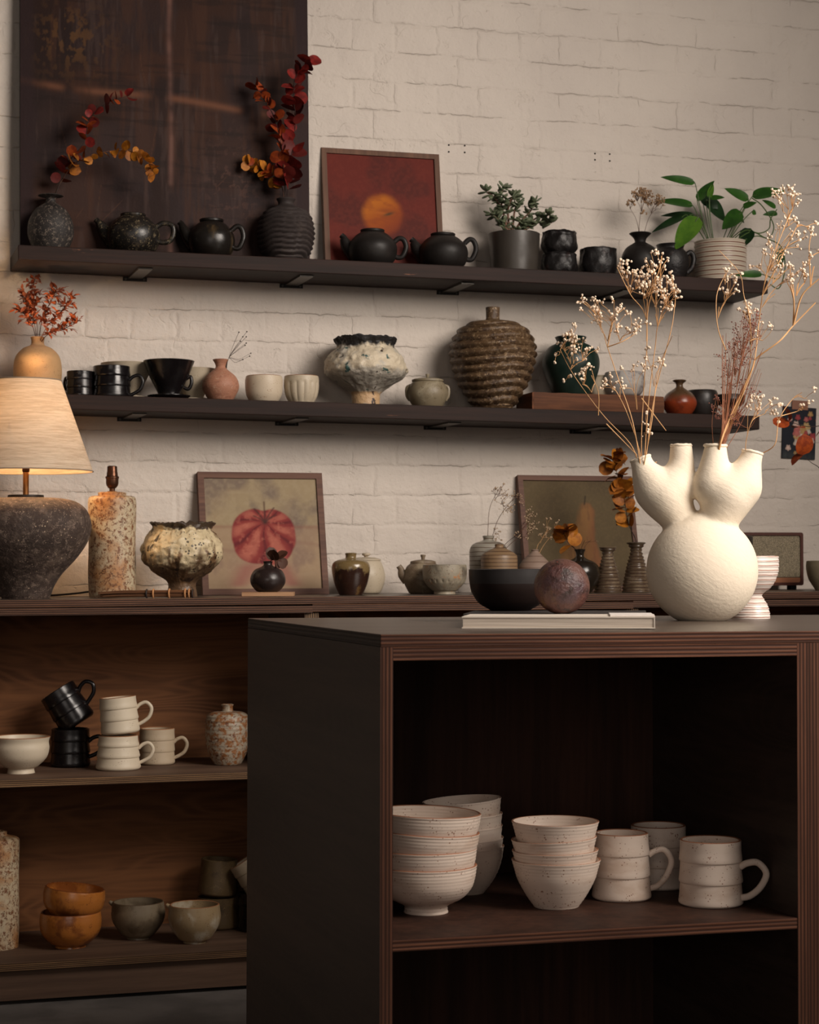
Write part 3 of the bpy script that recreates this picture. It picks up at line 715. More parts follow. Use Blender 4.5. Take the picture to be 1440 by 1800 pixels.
pc = [atW(x, y, 4.75) for x, y in ((-40, 1049), (60, 1047), (100, 1046), (135, 1043), (160, 1040), (190, 1042))]
zb = z_bench(.5) + .0026
mb = MB(); mb.tube(crom([(p.x, p.y, max(zb, p.z)) for p in pc], 5), .0024, 8)
tag(mb.build('lamp_cable', RUB), 'black cable running behind the lit lamp toward the tall cylinder', 'cable')

CYL = ceramic('rust_speckled_cream_glaze', lin(188, 172, 144), .5, mott=[(lin(168, 118, 72), 9, .44, .64), (lin(118, 74, 44), 110, .5, .62)], speck=[(lin(92, 56, 34), 380, .42)], bump=(80, .5, .002))
r, s = root_pot('ceramic_lamp', 'tall cylindrical ceramic lamp base without a shade, cream with rust speckles', 'lamp', 197, 1049, z_bench, Y=-.2)
part('body', lathe([(a * s, b * s) for a, b in [(37, 0), (40, 2), (42, 40), (41, 90), (42, 150), (42, 170), (38, 177), (26, 178), (24.5, 179), (24, 184), (10, 185)]], 5 * s, k=3), [CYL, CYL], r)
part('lamp_holder', lathe([(a * s, b * s) for a, b in [(5, 184), (5, 191), (7, 192), (10, 196), (11, 200), (11, 208), (12, 209), (12, 212), (10, 213), (9.5, 219), (9, 220), (8.6, 230), (7, 230.5)]], 1.6 * s, smooth=False), [BRONZE, BRONZE], r)

# whisk brush
r, s = root_pot('hand_brush', 'bundled twig hand brush lying in front of the cratered brown bowl', 'brush', 258, 1049, z_bench, Y=-.36)
r.rotation_euler = (0, 0, -YAW - .02)
TW = wood('brown_twigs', lin(84, 54, 36), lin(128, 88, 58), 'X', rough=.7); CORD = plain('tan_cord', lin(184, 132, 88), .8); CORDK = plain('dark_cord', lin(34, 26, 24), .7)
mb = MB(); random.seed(3)
for k in range(60):
    a = random.uniform(0, 2 * pi); q = sqrt(random.random()) * 6.0
    y0, z0 = q * cos(a), q * sin(a)
    sp_ = 1.25 + random.random() * .3
    mb.tube([Vector((x * s, y * s, (z + 7.5) * s)) for x, y, z in ((82, y0, z0), (5, y0 * .95, z0 * .95), (-40, y0 * sp_, z0 * 1.0 - .3), (-86 + random.uniform(0, 14), y0 * sp_ * 2.2, max(-6, z0 * .8 - 1.5)))], .9 * s, 5)
mb.build('twigs', TW, r)
for x, m_, rr in ((0, CORDK, 7.2), (12, CORD, 7.6), (40, CORD, 7.8), (68, CORD, 7.8), (75, CORD, 7.6), (81, CORDK, 7.2)):
    mb = MB(); mb.tube([Vector((x * s, rr * s * cos(k * pi / 12), (7.5 + rr * sin(k * pi / 12)) * s)) for k in range(25)], 1.5 * s, 8); mb.build('binding', m_, r)

LAVA2 = ceramic('brown_cream_crater_glaze', lin(92, 70, 50), .4, pre=[(.085, .022, .075, lin(208, 190, 154))], mott=[(lin(104, 78, 54), 22, .5, .6), (lin(48, 34, 28), 30, .61, .67)], speck=[(lin(38, 28, 24), 110, .3)],
    zone=[(.164, .003, .02, lin(70, 56, 44))], bump=(80, .8, .003), lump=(30, .8, .006), stretch=(1, 1, .4))
pot('footed_bowl', 'footed bowl with cratered cream and brown glaze and ragged rim, beside the tall cylinder', 'bowl', 320, 1048, z_bench,
    [(27, 0), (26, 8), (24, 18), (28, 28), (50, 44), (66, 60), (71, 78), (68, 96), (58, 110), (52, 116), (52, 121), (57, 128), (57, 129)], LAVA2, Y=-.22, warp=crater(3.4, 1.3, 9, 3.5), thick=5, seg=140, k=8)

# ------------------------------------------------------------------ paintings
PAINT = {}
def paint_mat(name, rough=.6, cv=500, bd=.0006):
    t = NT(name); a = t.n('ShaderNodeAttribute', attribute_name='paint')
    t.b.inputs['Specular IOR Level'].default_value = .15
    return t.fin(a.outputs['Color'], rough, t.bump(t.noise(t.co(), cv, 3), .4, bd))
def vnoise(u, v, sx, sy, seed, oct=4):
    rs = np.random.RandomState(seed); out = 0; amp = 1; tot = 0
    for o in range(oct):
        nx, ny = max(2, int(sx * 2 ** o) + 2), max(2, int(sy * 2 ** o) + 2); g = rs.rand(ny + 1, nx + 1)
        x = u * (nx - 1.001); y = v * (ny - 1.001); i = x.astype(int); j = y.astype(int); fx = x - i; fy = y - j
        fx = fx * fx * (3 - 2 * fx); fy = fy * fy * (3 - 2 * fy)
        q = g[j, i] * (1 - fx) * (1 - fy) + g[j, i + 1] * fx * (1 - fy) + g[j + 1, i] * (1 - fx) * fy + g[j + 1, i + 1] * fx * fy
        out = out + q * amp; tot += amp; amp *= .55
    return out / tot
def sst(x, a, b): t = np.clip((x - a) / (b - a), 0, 1); return t * t * (3 - 2 * t)
def mixc(c, f, col): return c * (1 - f[..., None]) + np.array(col[:3]) * f[..., None]
def canvas(W, H, nx, ny, fn):
    """front faces -Y; u right, v up"""
    u, v = np.meshgrid(np.linspace(0, 1, nx), np.linspace(0, 1, ny)); c = fn(u, v)
    mb = MB(); X = u * W; Z = v * H
    vs = np.stack([X, np.zeros_like(X), Z], -1).reshape(-1, 3).tolist()
    fs = [(j * nx + i, j * nx + i + 1, (j + 1) * nx + i + 1, (j + 1) * nx + i) for j in range(ny - 1) for i in range(nx - 1)]
    b = len(vs); vs += [(0, .003, 0), (W, .003, 0), (W, .003, H), (0, .003, H)]
    fs += [(b, b + 3, b + 2, b + 1)]
    mb.add(vs, fs); cc = np.concatenate([c.reshape(-1, 3), np.zeros((4, 3)) + .05]); mb.col = np.concatenate([cc, np.ones((len(cc), 1))], 1)
    return mb
def framed(name, label, pbl, pbr, top_y, Yb, Yt, surf, fr, dep, fn, fmat, nx=200, ny=200, cat='painting'):
    """pbl / pbr: bottom corners in the photo; leaning back against the wall"""
    A = atY(*pbl, Yb); B = atY(*pbr, Yb); W = B.x - A.x; z0 = surf((A.x + B.x) / 2) + .0005
    T = atY(pbl[0] - 6, top_y, Yt); Hh = T.z - z0; L = sqrt(Hh ** 2 + (Yt - Yb) ** 2); lean = atan((Yt - Yb) / Hh)
    r = thing(name, label, cat, (A.x, Yb, z0)); r.rotation_euler = (-lean, 0, 0)
    # mitred frame
    def bar(p):
        mb = MB(); vs = [(x, y, z) for (x, z) in p for y in (0, dep)]
        mb.add(vs, [(0, 2, 4, 6), (1, 7, 5, 3), (0, 1, 3, 2), (2, 3, 5, 4), (4, 5, 7, 6), (6, 7, 1, 0)]); return mb
    if fr:
        f = MB()
        for p in ([(0, 0), (W, 0), (W - fr, fr), (fr, fr)], [(0, L), (fr, L - fr), (W - fr, L - fr), (W, L)], [(0, 0), (fr, fr), (fr, L - fr), (0, L)], [(W, 0), (W, L), (W - fr, L - fr), (W - fr, fr)]):
            q = bar(p); f.add(q.v, q.f)
        f.build('frame', fmat, r, smooth=False)
        c = canvas(W - 2 * fr, L - 2 * fr, nx, ny, fn).build('canvas', PAINT[name + label[:5]] if name + label[:5] in PAINT else paint_mat('oil_paint'), r)
        c.location = (fr, .005, fr)
    else:
        mb = MB(); mb.box(0, W, .0035, dep, 0, L); mb.build('stretcher', fmat, r, smooth=False)
        c = canvas(W, L, nx, ny, fn).build('canvas', paint_mat('oil_paint_rough', .62, 160, .001), r)
    return r, W, L
L3 = lambda *a: np.array(lin(*a)[:3])
def dark_abs(u, v):
    c = np.zeros(u.shape + (3,)) + L3(62, 40, 33)
    c = mixc(c, sst(vnoise(u, v, 3, 4, 1), .42, .62) * .8, L3(84, 54, 38))
    c = mixc(c, sst(vnoise(u, v, 4, 3, 2), .5, .7) * .7, L3(64, 50, 52))
    # scraped patches laid in rough squares
    rs = np.random.RandomState(14); pal = [L3(96, 60, 38), L3(74, 56, 54), L3(52, 34, 30), L3(88, 62, 50), L3(70, 58, 60)]
    for k in range(34):
        a, b, w, h = rs.rand(), rs.rand() * .62, rs.uniform(.06, .2), rs.uniform(.04, .13)
        wob = (vnoise(u, v, 12, 12, 60 + k % 5) - .5) * .06
        m = sst(w - np.abs(u - a + wob), 0, .03) * sst(h - np.abs(v - b + wob), 0, .02)
        c = mixc(c, m * (.25 + .45 * vnoise(u, v, 30, 6, 80 + k % 4)), pal[k % 5])
    c = mixc(c, sst(vnoise(u, v, 34, 5, 3), .52, .7) * .5, L3(104, 70, 50))
    c = mixc(c, sst(vnoise(u, v, 60, 8, 4), .58, .74) * .45, L3(104, 86, 80))
    c = mixc(c, sst(vnoise(u, v, 5, 60, 5), .58, .72) * .45, L3(44, 30, 26))
    g = np.exp(-((v - .43 + .05 * u + .005 * np.sin(u * 9)) / .009) ** 2) * sst(vnoise(u, v, 9, 3, 6), .32, .6)
    c = mixc(c, g * .7, L3(170, 118, 86))
    g = np.exp(-((u - .51 + .003 * np.sin(v * 14)) / .009) ** 2) * sst(vnoise(u, v, 3, 10, 7), .3, .6); c = mixc(c, g * .8, L3(168, 130, 116))
    g = np.exp(-((u - .17) / .12) ** 2 - ((v - .54) / .08) ** 2) * sst(vnoise(u, v, 50, 50, 8), .5, .6); c = mixc(c, g * .7, L3(140, 102, 56))
    g = (vnoise(u, v, 70, 90, 9) > .62) * np.exp(-((u - .72) / .09) ** 2 - ((v - .2) / .12) ** 2); c = mixc(c, g * .6, L3(122, 90, 78))
    e = np.maximum(sst(u, .06, .03), sst(u, .94, .965)); c = mixc(c, e * .85, L3(66, 48, 50))
    for _ in range(16):
        a, b, th, l = rs.rand(), rs.rand() * .5, rs.rand() * 3.1, .02 + .06 * rs.rand()
        du = (u - a) * cos(th) + (v - b) * sin(th); dv = -(u - a) * sin(th) + (v - b) * cos(th) + du * du * rs.uniform(-3, 3)
        c = mixc(c, np.exp(-(dv / .0010) ** 2) * sst(l - np.abs(du), 0, l * .5) * .4, L3(140, 98, 70))
    return c * np.array([.42, .36, .35])
def red_apple(u, v):
    c = np.zeros(u.shape + (3,)) + L3(116, 44, 34)
    c = mixc(c, sst(vnoise(u, v, 3, 3, 11), .4, .65) * .7, L3(88, 38, 32)); c = mixc(c, sst(vnoise(u, v, 40, 40, 12), .4, .7) * .25, L3(136, 58, 44))
    wv = (vnoise(u, v, 9, 9, 15) - .5) * .12
    x = (u - .5) / .185; y = (v - .47) / .178; d = np.sqrt(x * x + y * y) + wv
    body = sst(d, 1.2, .78); ap = np.zeros_like(c) + L3(176, 88, 28)
    ap = mixc(ap, sst(-x * .5 + y * .9, -.3, .8) * .9, L3(208, 122, 34)); ap = mixc(ap, sst(x * .6 - y * .8, .0, 1.0) * .85, L3(144, 62, 34))
    ap = mixc(ap, sst(vnoise(u, v, 10, 22, 13), .48, .7) * .4, L3(150, 70, 34))
    q = np.exp(-((x - .1) / .42) ** 2 - ((y - .2 - .1 * x) / .13) ** 2); ap = mixc(ap, q * .45, L3(132, 62, 34))
    q = np.exp(-((x + .1) / .35) ** 2 - ((y - .08 + .1 * x) / .06) ** 2); ap = mixc(ap, q * .8, L3(200, 112, 40))
    q = np.exp(-((x - .3) / .26) ** 2 - ((y - .05 - .3 * (x - .3)) / .08) ** 2); ap = mixc(ap, q * .9, L3(70, 64, 44))
    q = np.exp(-((u - .5) / .3) ** 2 - ((v - .3) / .03) ** 2); c = mixc(c, q * .4, L3(84, 34, 30))
    return (c * (1 - body[..., None]) + ap * body[..., None]) * np.array([.70, .66, .64])
def tomato(u, v):
    c = np.zeros(u.shape + (3,)) + L3(164, 144, 114)
    c = mixc(c, sst(vnoise(u, v, 3, 3, 21), .42, .65) * .6, L3(140, 120, 102)); c = mixc(c, sst(vnoise(u, v, 4, 3, 22), .5, .7) * .6, L3(112, 96, 90))
    c = mixc(c, sst(vnoise(u, v, 30, 30, 26), .4, .7) * .2, L3(184, 166, 138))
    lo = sst(v, .58, .52); c = mixc(c, lo * .35, L3(172, 134, 112)); c = mixc(c, np.exp(-((v - .56) / .016) ** 2) * .45, L3(140, 90, 78))
    c = mixc(c, np.exp(-((v - .38 + .04 * np.sin(u * 6)) / .02) ** 2) * .35, L3(138, 100, 88))
    # reflection on the table
    for sg in (-1, 1):
        g = np.exp(-((sg * (u - .5) - .17 - (.16 - v) * .55) / .085) ** 2) * sst(v, .27, .18) * sst(v, .0, .05); c = mixc(c, g * .7, L3(154, 92, 84))
    g = np.exp(-((u - .5) / .13) ** 2) * sst(v, .26, .2) * sst(v, .02, .1); c = mixc(c, g * .65, L3(164, 108, 96))
    x = (u - .505) / .285; y = (v - .475) / .26
    sx, sy = .06, .50; a = np.arctan2(x - sx, sy - y); rr = np.sqrt((x - sx) ** 2 + (y - sy) ** 2)
    lob = np.abs(np.sin(a * 3.9 + .35 + .25 * np.sin(rr * 5)))
    d = (np.abs(x) ** 2.25 + np.abs(y) ** 2.5) ** (1 / 2.3) - .06 * (lob - .5) * sst(-y, -.2, .6) + .10 * np.exp(-((x - .02) / .2) ** 2) * (y > .5)
    body = sst(d, 1.03, .95)
    tm = np.zeros_like(c) + L3(142, 54, 50)
    tm = mixc(tm, sst(lob, .55, 1.0) * sst(rr, .1, .6) * .75, L3(190, 110, 92))
    tm = mixc(tm, np.exp(-(lob / .3) ** 2) * sst(rr, .02, .25) * .9, L3(96, 28, 34))
    tm = mixc(tm, sst(vnoise(u, v, 30, 30, 23), .48, .72) * .35, L3(206, 120, 100)); tm = mixc(tm, sst(vnoise(u, v, 14, 26, 24), .5, .72) * .4, L3(128, 38, 42))
    tm = mixc(tm, sst(d, .78, 1.0) * .5, L3(120, 38, 44)); tm = mixc(tm, np.exp(-(rr / .1) ** 2) * .95, L3(58, 34, 32))
    c = c * (1 - body[..., None]) + tm * body[..., None]
    # calyx
    for k, (a0, l) in enumerate(((-.9, .30), (-.5, .40), (0.0, .5), (.45, .42), (.85, .32))):
        du = (x - sx) * sin(a0) + (y - sy) * cos(a0); dv = (x - sx) * cos(a0) - (y - sy) * sin(a0) - .35 * a0 * du * du
        c = mixc(c, np.exp(-(dv / .03) ** 2) * (du > 0) * sst(l * 1.5 - du, 0, .06) * .75, L3(78, 44, 40))
    return c * np.array([.84, .85, .84])
def pear(u, v):
    c = np.zeros(u.shape + (3,)) + L3(100, 86, 60)
    c = mixc(c, sst(vnoise(u, v, 3, 3, 31), .4, .65) * .5, L3(86, 72, 52)); c = mixc(c, sst(vnoise(u, v, 60, 60, 32), .45, .7) * .25, L3(118, 102, 74))
    c = mixc(c, sst(v, .25, .05) * .6, L3(76, 60, 46))
    vv = [0, .08, .2, .32, .45, .6, .72, .8, 1]; le = np.interp(v, vv, [.42, .32, .28, .30, .38, .46, .50, .54, .58]); ri = np.interp(v, vv, [.6, .68, .7, .68, .645, .66, .66, .62, .58])
    wob = (vnoise(u, v, 10, 10, 35) - .5) * .03
    body = sst(u - le + wob, -.015, .03) * sst(ri - u + wob, -.015, .03) * sst(v, .81, .77) * sst(v, .02, .08); x = (u - le) / (ri - le + .01)
    p = np.zeros_like(c) + L3(160, 114, 66); p = mixc(p, sst(vnoise(u, v, 34, 8, 33), .48, .68) * .6, L3(128, 86, 54)); p = mixc(p, sst(x, .55, 1) * .6, L3(138, 70, 48)); p = mixc(p, sst(x, .35, .0) * .5, L3(112, 88, 56))
    c = c * (1 - body[..., None] * .72) + p * body[..., None] * .72
    q = np.exp(-((u - .575 - (v - .8) * .2) / .008) ** 2) * sst(v, .76, .78) * sst(v, .87, .85); return mixc(c, q * .9, L3(60, 50, 36)) * np.array([.8, .76, .72])
WAL = wood('walnut_frame', lin(84, 56, 46), lin(112, 78, 62), 'X', rough=.55)
WALR = wood('pale_walnut_frame', lin(88, 62, 48), lin(112, 80, 62), 'Z', rough=.55)
# big canvas
A = atY(36, 430, -.058); B = atY(545, 455, -.058)
r = thing('abstract_canvas', 'huge dark brown abstract canvas leaning on the wall at the left of the top shelf', 'painting', (A.x, -.058, z_upper(.8) - .001))
r.rotation_euler = (-.035, 0, 0); W = B.x - A.x
CEDGE = plain('dark_canvas_edge', lin(24, 17, 17), .8)
mb = MB(); mb.box(0, W, .0035, .02, 0, 1.0); mb.build('stretcher', CEDGE, r, smooth=False)
canvas(W, 1.0, 330, 460, dark_abs).build('canvas', paint_mat('oil_paint_rough', .6, 160, .001), r)
framed('framed_painting', 'framed deep red painting of one orange fruit on the top shelf', (573, 461), (782, 470), 259, -.05, -.004, z_upper, .0135, .02, red_apple, WALR)
framed('framed_painting', 'framed painting of a ribbed red tomato on a grey-beige ground', (357, 1047), (579, 1046), 829, -.09, -.016, z_bench, .0155, .02, tomato, WAL)
framed('framed_painting', 'framed olive-brown painting of a long pear behind the bottles', (927, 1044), (1130, 1042), 835, -.085, -.016, z_bench, .0135, .02, pear, WAL)

# --- bench continued
DKV = ceramic('dark_brown_iron_glaze', lin(42, 32, 30), .34, mott=[(lin(76, 60, 56), 16, .5, .7)])
r, s = root_pot('wooden_coaster', 'small pale wooden board under the little dark vase', 'board', 472, 1048, z_bench, Y=-.26)
PALE = wood('pale_board', lin(150, 108, 78), lin(190, 150, 116), 'X', rough=.6)
mb = MB(); mb.box(-45 * s, 45 * s, -.03, .03, 0, 7 * s); o = mb.build('board', PALE, r, smooth=False)
tz = 7.2 * s
pot('bud_vase', 'little round dark vase on the small board in front of the tomato painting', 'vase', 471, 1041, lambda X: z_bench(X) + tz,
    [(17, 0), (22, 3), (30, 14), (30.5, 26), (24, 38), (12, 44), (8, 47), (7.5, 51), (9, 53)], DKV, Y=-.26)
AMB = ceramic('amber_brown_glaze', lin(122, 60, 30), .26, mott=[(lin(48, 28, 20), 8, .47, .52), (lin(112, 84, 48), 14, .62, .7)], zone=[(.058, .004, .035, lin(118, 98, 64))], coat=.3, stretch=(1, 1, .6))
pot('vase', 'amber and brown drip-glazed jar with a short neck', 'vase', 617, 1047, z_bench,
    [(20, 0), (22, 3), (29, 20), (33.5, 42), (32, 55), (24, 61), (12, 64), (9.5, 66), (9.5, 70), (10.5, 73)], AMB, Y=-.24)
def lidjar(cx, by, prof, lidp, kn, mat, label, Y, name='lidded_jar', cat='jar'):
    r, s = root_pot(name, label, cat, cx, by, z_bench, Y=Y)
    part('body', lathe([(a * s, b * s) for a, b in prof], 4 * s), [mat, mat], r)
    H = prof[-1][1]
    l = part('lid', lathe([(a * s, (b + H) * s) for a, b in lidp], 3 * s, smooth=False, solid=True), [mat, mat], r)
    h = H + lidp[-1][1] - .5
    part('knob', lathe([(a * s, (b + h) * s) for a, b in kn], 1 * s, solid=True), [mat, mat], l); return r, s
lidjar(644, 1046, [(20, 0), (26, 4), (32, 20), (33, 35), (29, 50), (25, 58)], [(23, 0), (26, 1), (26, 3), (16, 6), (4, 7)], [(3, 0), (4, 2), (7, 4), (7, 7), (3, 8)], BEI, 'pale beige lidded jar behind the amber one', -.12)
STG = ceramic('grey_green_ash_glaze', lin(116, 99, 80), .5, mott=[(lin(146, 132, 110), 24, .5, .66)], speck=[(lin(76, 58, 42), 350, .3)])
r, s = lidjar(744, 1045, [(22, 0), (26, 3), (34, 20), (35, 30), (30, 46), (23, 53)], [(22, 0), (23, 1), (22, 4), (14, 6), (4, 7)], [(3, 0), (3.4, 4), (4.6, 7), (4, 9), (2, 9.3)], STG, 'small grey-green teapot with a stubby spout behind the speckled bowl', -.16, 'small_teapot', 'teapot')
P = lambda x, h: Vector((x * s, 0, h * s)); mb = MB(); mb.tube(crom([P(-27, 24), P(-36, 34), P(-39, 43), P(-43, 49)], 4), [q * s for q in (11, 10.5, 10, 9.5, 9, 8, 7.2, 6.4, 5.8, 5.4, 5.2, 5, 5)], 14); mb.build('spout', STG, r)
SPB = ceramic('grey_rust_speckled_glaze', lin(150, 140, 122), .45, mott=[(lin(170, 116, 72), 40, .6, .7), (lin(104, 96, 84), 16, .5, .65)], speck=[(lin(90, 54, 34), 260, .3)], bump=(90, .6, .002))
pot('bowl', 'speckled grey bowl with a dotted band in front of the small teapot', 'bowl', 782, 1045, z_bench,
    [(19, 0), (19, 5), (24, 8), (36, 22), (39, 36), (38.5, 50), (38, 51)], SPB, Y=-.26,
    warp=lambda th, z, r, s: (-1.6 * s * max(0, cos(th * 22)) ** 2 if 21 < z < 27 else 0, 0), seg=132, k=8)
GRB = ceramic('grey_ash_glaze_rings', lin(132, 126, 114), .45, mott=[(lin(104, 84, 64), 26, .55, .68)], zone=[(.018, .01, .01, lin(150, 144, 132))], rings=(lin(90, 70, 54), 90, .12, .004))
pot('bottle_vase', 'grey ringed bottle with a short rusty neck holding dried flowers, behind the dark bowl', 'vase', 859, 1046, z_bench,
    [(28, 0), (31, 4), (33, 30), (33.5, 60), (33, 76), (27, 86), (14, 91), (9.5, 93), (9, 96), (10.5, 100)], GRB, Y=-.17)
TNR = ceramic('tan_ringed_glaze', lin(136, 110, 82), .5, mott=[(lin(108, 80, 58), 20, .5, .66)], rings=(lin(82, 58, 42), 110, .14, .001))
pot('bottle_vase', 'low tan ringed jar with a domed top, behind the dark bowl', 'vase', 878, 1048, z_bench,
    [(28, 0), (31, 4), (32, 30), (32, 62), (28, 70), (16, 77), (8, 81), (8, 86)], TNR, Y=-.25)
PKJ = ceramic('pinkish_grey_clay', lin(140, 118, 104), .6, rings=(lin(108, 84, 72), 70, .1, .002))
pot('bottle_vase', 'pinkish-grey jar with a cone-shaped shoulder, between the dark bowl and the sphere', 'vase', 941, 1048, z_bench,
    [(24, 0), (28, 4), (30, 30), (29, 46), (22, 57), (11, 68), (6.5, 73), (6.5, 76)], PKJ, Y=-.25)
DGB = ceramic('dark_olive_gloss_glaze', lin(34, 28, 22), .16, mott=[(lin(62, 48, 32), 12, .5, .7)])
pot('bottle_vase', 'dark glossy bottle with a narrow neck, half hidden by the sphere', 'vase', 1020, 1043, z_bench,
    [(18, 0), (22, 4), (33, 22), (35, 38), (28, 52), (12, 60), (7.5, 64), (7.5, 70), (10, 76)], DGB, Y=-.27)
CONE = ceramic('ribbed_brown_gloss_glaze', lin(106, 88, 70), .28, mott=[(lin(140, 122, 100), 20, .5, .66)], rings=(lin(60, 44, 34), 115, .25, .0004), bump=(60, .2, .001))
cone = [(23, 0), (24, 2), (21, 20), (16, 42), (11.5, 58), (9.5, 66), (10, 70), (15, 78), (15.5, 79)]
pot('cone_vase', 'ribbed brown cone-shaped vase standing empty before the pear painting', 'vase', 1069, 1043, z_bench, cone, CONE, Y=-.27, warp=ringw(115, 1.0), k=14, group='ribbed cone vases')
pot('cone_vase', 'ribbed brown cone-shaped vase holding the ochre eucalyptus branch', 'vase', 1119, 1043, z_bench, [(a * 1.05, b * 1.1) for a, b in cone], CONE, Y=-.27, warp=ringw(115, 1.0), k=14, group='ribbed cone vases')

# radio
WB = plain('dark_red_brown_wood', lin(80, 42, 32), .4)
x0 = atY(1268, 1030, -.13).x; x1 = atY(1413, 1030, -.13).x; zb0 = z_bench(2.3)
r = thing('radio', 'retro radio speaker with a woven grille and a copper strip, behind the white vase', 'radio', (x0, -.13, zb0))
W = x1 - x0; ztop = atY(1400, 936, -.13).z - zb0; zlo = .012
def rbox(W, z0, z1, y0, y1, rad, hole=None):
    mb = MB(); n = 6; out = []
    def loop(m, y):
        l = []
        for (cx_, cz_, a0) in ((W - m - rad, z1 - m - rad, 0), (m + rad, z1 - m - rad, 90), (m + rad, z0 + m + rad, 180), (W - m - rad, z0 + m + rad, 270)):
            for k in range(n + 1): a = radians(a0 + 90 * k / n); l.append((cx_ + rad * cos(a), y, cz_ + rad * sin(a)))
        return l
    A_ = loop(0, y0); B_ = loop(0, y1); N = len(A_)
    C_ = loop(hole, y0) if hole else None; D_ = loop(hole, y0 + .006) if hole else None
    vs = A_ + B_ + (C_ + D_ if hole else []); fs = [(k, (k + 1) % N, N + (k + 1) % N, N + k) for k in range(N)]
    fs.append(tuple(N + k for k in range(N)))
    if hole:
        for k in range(N): q = (k + 1) % N; fs += [(k, 2 * N + k, 2 * N + q, q), (2 * N + k, 3 * N + k, 3 * N + q, 2 * N + q)]
    else: fs.append(tuple(range(N))[::-1])
    mb.add(vs, fs); return mb
rbox(W, zlo, ztop, -.0, .1, .006, .008).build('case', WB, r, sharp=30)
t = NT('woven_grille'); v = t.co(scale=(1, 1, 1)); ck = t.n('ShaderNodeTexVoronoi'); t.l(v, ck.inputs[0]); ck.inputs['Scale'].default_value = 330; ck.inputs['Randomness'].default_value = .15
GRIL = t.fin(t.mix(t.rng(ck.outputs[0], .25, .5), lin(206, 188, 154), lin(92, 82, 66)), .7, t.bump(ck.outputs[0], .5, .001))
mb = MB(); mb.box(.008, W - .008, .004, .008, zlo + .022, ztop - .008); mb.build('grille', GRIL, r, smooth=False)
mb = MB(); mb.box(.008, W - .008, .003, .008, zlo + .008, zlo + .021); mb.build('copper_strip', plain('copper_strip', lin(190, 130, 98), .35, .5), r, smooth=False)
for fx_ in (.03, W - .025):
    mb = MB(); mb.box(fx_ - .009, fx_ + .009, .01, .03, 0, zlo); mb.build('foot', RUB, r, smooth=False)
r, s = root_pot('lidded_jar', 'small dark grey lidded tin standing before the radio, mostly hidden by the white vase', 'jar', 1303, 1040, z_bench, Y=-.22)
part('body', lathe([(a * s, b * s) for a, b in [(19, 0), (20, 2), (20, 78), (20, 80)]], 3 * s, smooth=False), [STG, STG], r)
part('lid', lathe([(a * s, b * s) for a, b in [(20.5, 80), (21, 81), (21, 95), (19, 97)]], 3 * s, smooth=False, solid=True), [POTG, POTG], r)
pot('bowl', 'grey-beige bowl on the bench cut by the right edge, beyond the radio', 'bowl', 1446, 1040, z_bench, [(12, 0), (14, 3), (24, 20), (28, 38), (27.5, 50), (27, 51)], JAR, Y=-.25)
# postcard
A = atY(1367, 714, 0); B = atY(1425, 709, 0); Cc = atY(1373, 805, 0)
W = (B - A).length; H = (A - Cc).length
def flowers(u, v):
    c = np.zeros(u.shape + (3,)) + L3(34, 36, 44); rs = np.random.RandomState(12)
    pal = [L3(214, 200, 186), L3(196, 110, 104), L3(206, 172, 120), L3(170, 70, 74), L3(220, 190, 176), L3(190, 150, 96)]
    for k in range(34):
        a, b = rs.normal(.52, .2), rs.normal(.56, .2); rr = rs.uniform(.05, .12); d = np.sqrt((u - a) ** 2 + ((v - b) * H / W) ** 2) / rr
        col = pal[k % 6]; c = mixc(c, sst(d + .15 * np.sin(np.arctan2(v - b, u - a) * 5), 1.05, .8) * .9, col * .75); c = mixc(c, sst(d, .6, .2) * .6, col)
    c = mixc(c, (sst(v, .2, .05) * vnoise(u, v, 10, 4, 5) * .6), L3(80, 84, 80)); return c
r = thing('postcard', 'small flower postcard taped to the brick wall at the right', 'postcard', (Cc.x, -.004, Cc.z)); r.rotation_euler = (0, .04, 0)
o = canvas(W, H, 70, 110, flowers).build('card', paint_mat('printed_card', .4), r); o.location = (0, -.001, 0)
mb = MB(); mb.box(W * .26, W * .74, -.0025, -.0012, H - .007, H + .018); mb.build('tape', plain('brown_paper_tape', lin(140, 96, 76), .7), r, smooth=False)

# ------------------------------------------------------------------ cabinet contents
MUGW = ceramic('cream_mug_glaze', lin(206, 192, 170), .5, speck=[(lin(110, 84, 60), 200, .12)], bump=(50, .2, .001))
MUGB = ceramic('beige_mug_glaze', lin(176, 158, 134), .5, speck=[(lin(90, 66, 48), 240, .16)], bump=(50, .2, .001))
pot('footed_bowl', 'cream footed bowl on the upper shelf of the bench cabinet, at the left edge', 'bowl', 37, 1361, z_cab1,
    [(24, 0), (23, 8), (30, 12), (44, 26), (49, 42), (48, 54), (50.5, 63)], MUGW, lipmat=LIPB)
mug('mug', 'upright black mug under the tilted black one', 124, 1350, z_cab1, stepped(34, 33, 66), [BGLS, BGLS], 62, 52, 16, group='mugs in the bench cabinet', hr=3)
r, s = mug('mug', 'black mug lying tilted on top of the upright black mug', 124, 1350, z_cab1, stepped(33, 33, 70), [BGLS, BGLS], 61, 56, 22, group='mugs in the bench cabinet', hr=3)
b0 = r.location.copy(); q = Euler((0, radians(-36), 0)); rotm = Matrix.Rotation(-YAW, 4, 'Z') @ Matrix.Rotation(radians(-33), 4, 'Y')
r.rotation_euler = rotm.to_euler(); r.location = b0 + Matrix.Rotation(-YAW, 3, 'Z') @ Vector((14 * s, 0, 74 * s))
mug('mug', 'upright banded cream mug with another cream mug on it', 208, 1356, z_cab1, stepped(38.5, 34, 60), [MUGW, LIPB], 63, 46, 11, group='mugs in the bench cabinet', hr=2.6)
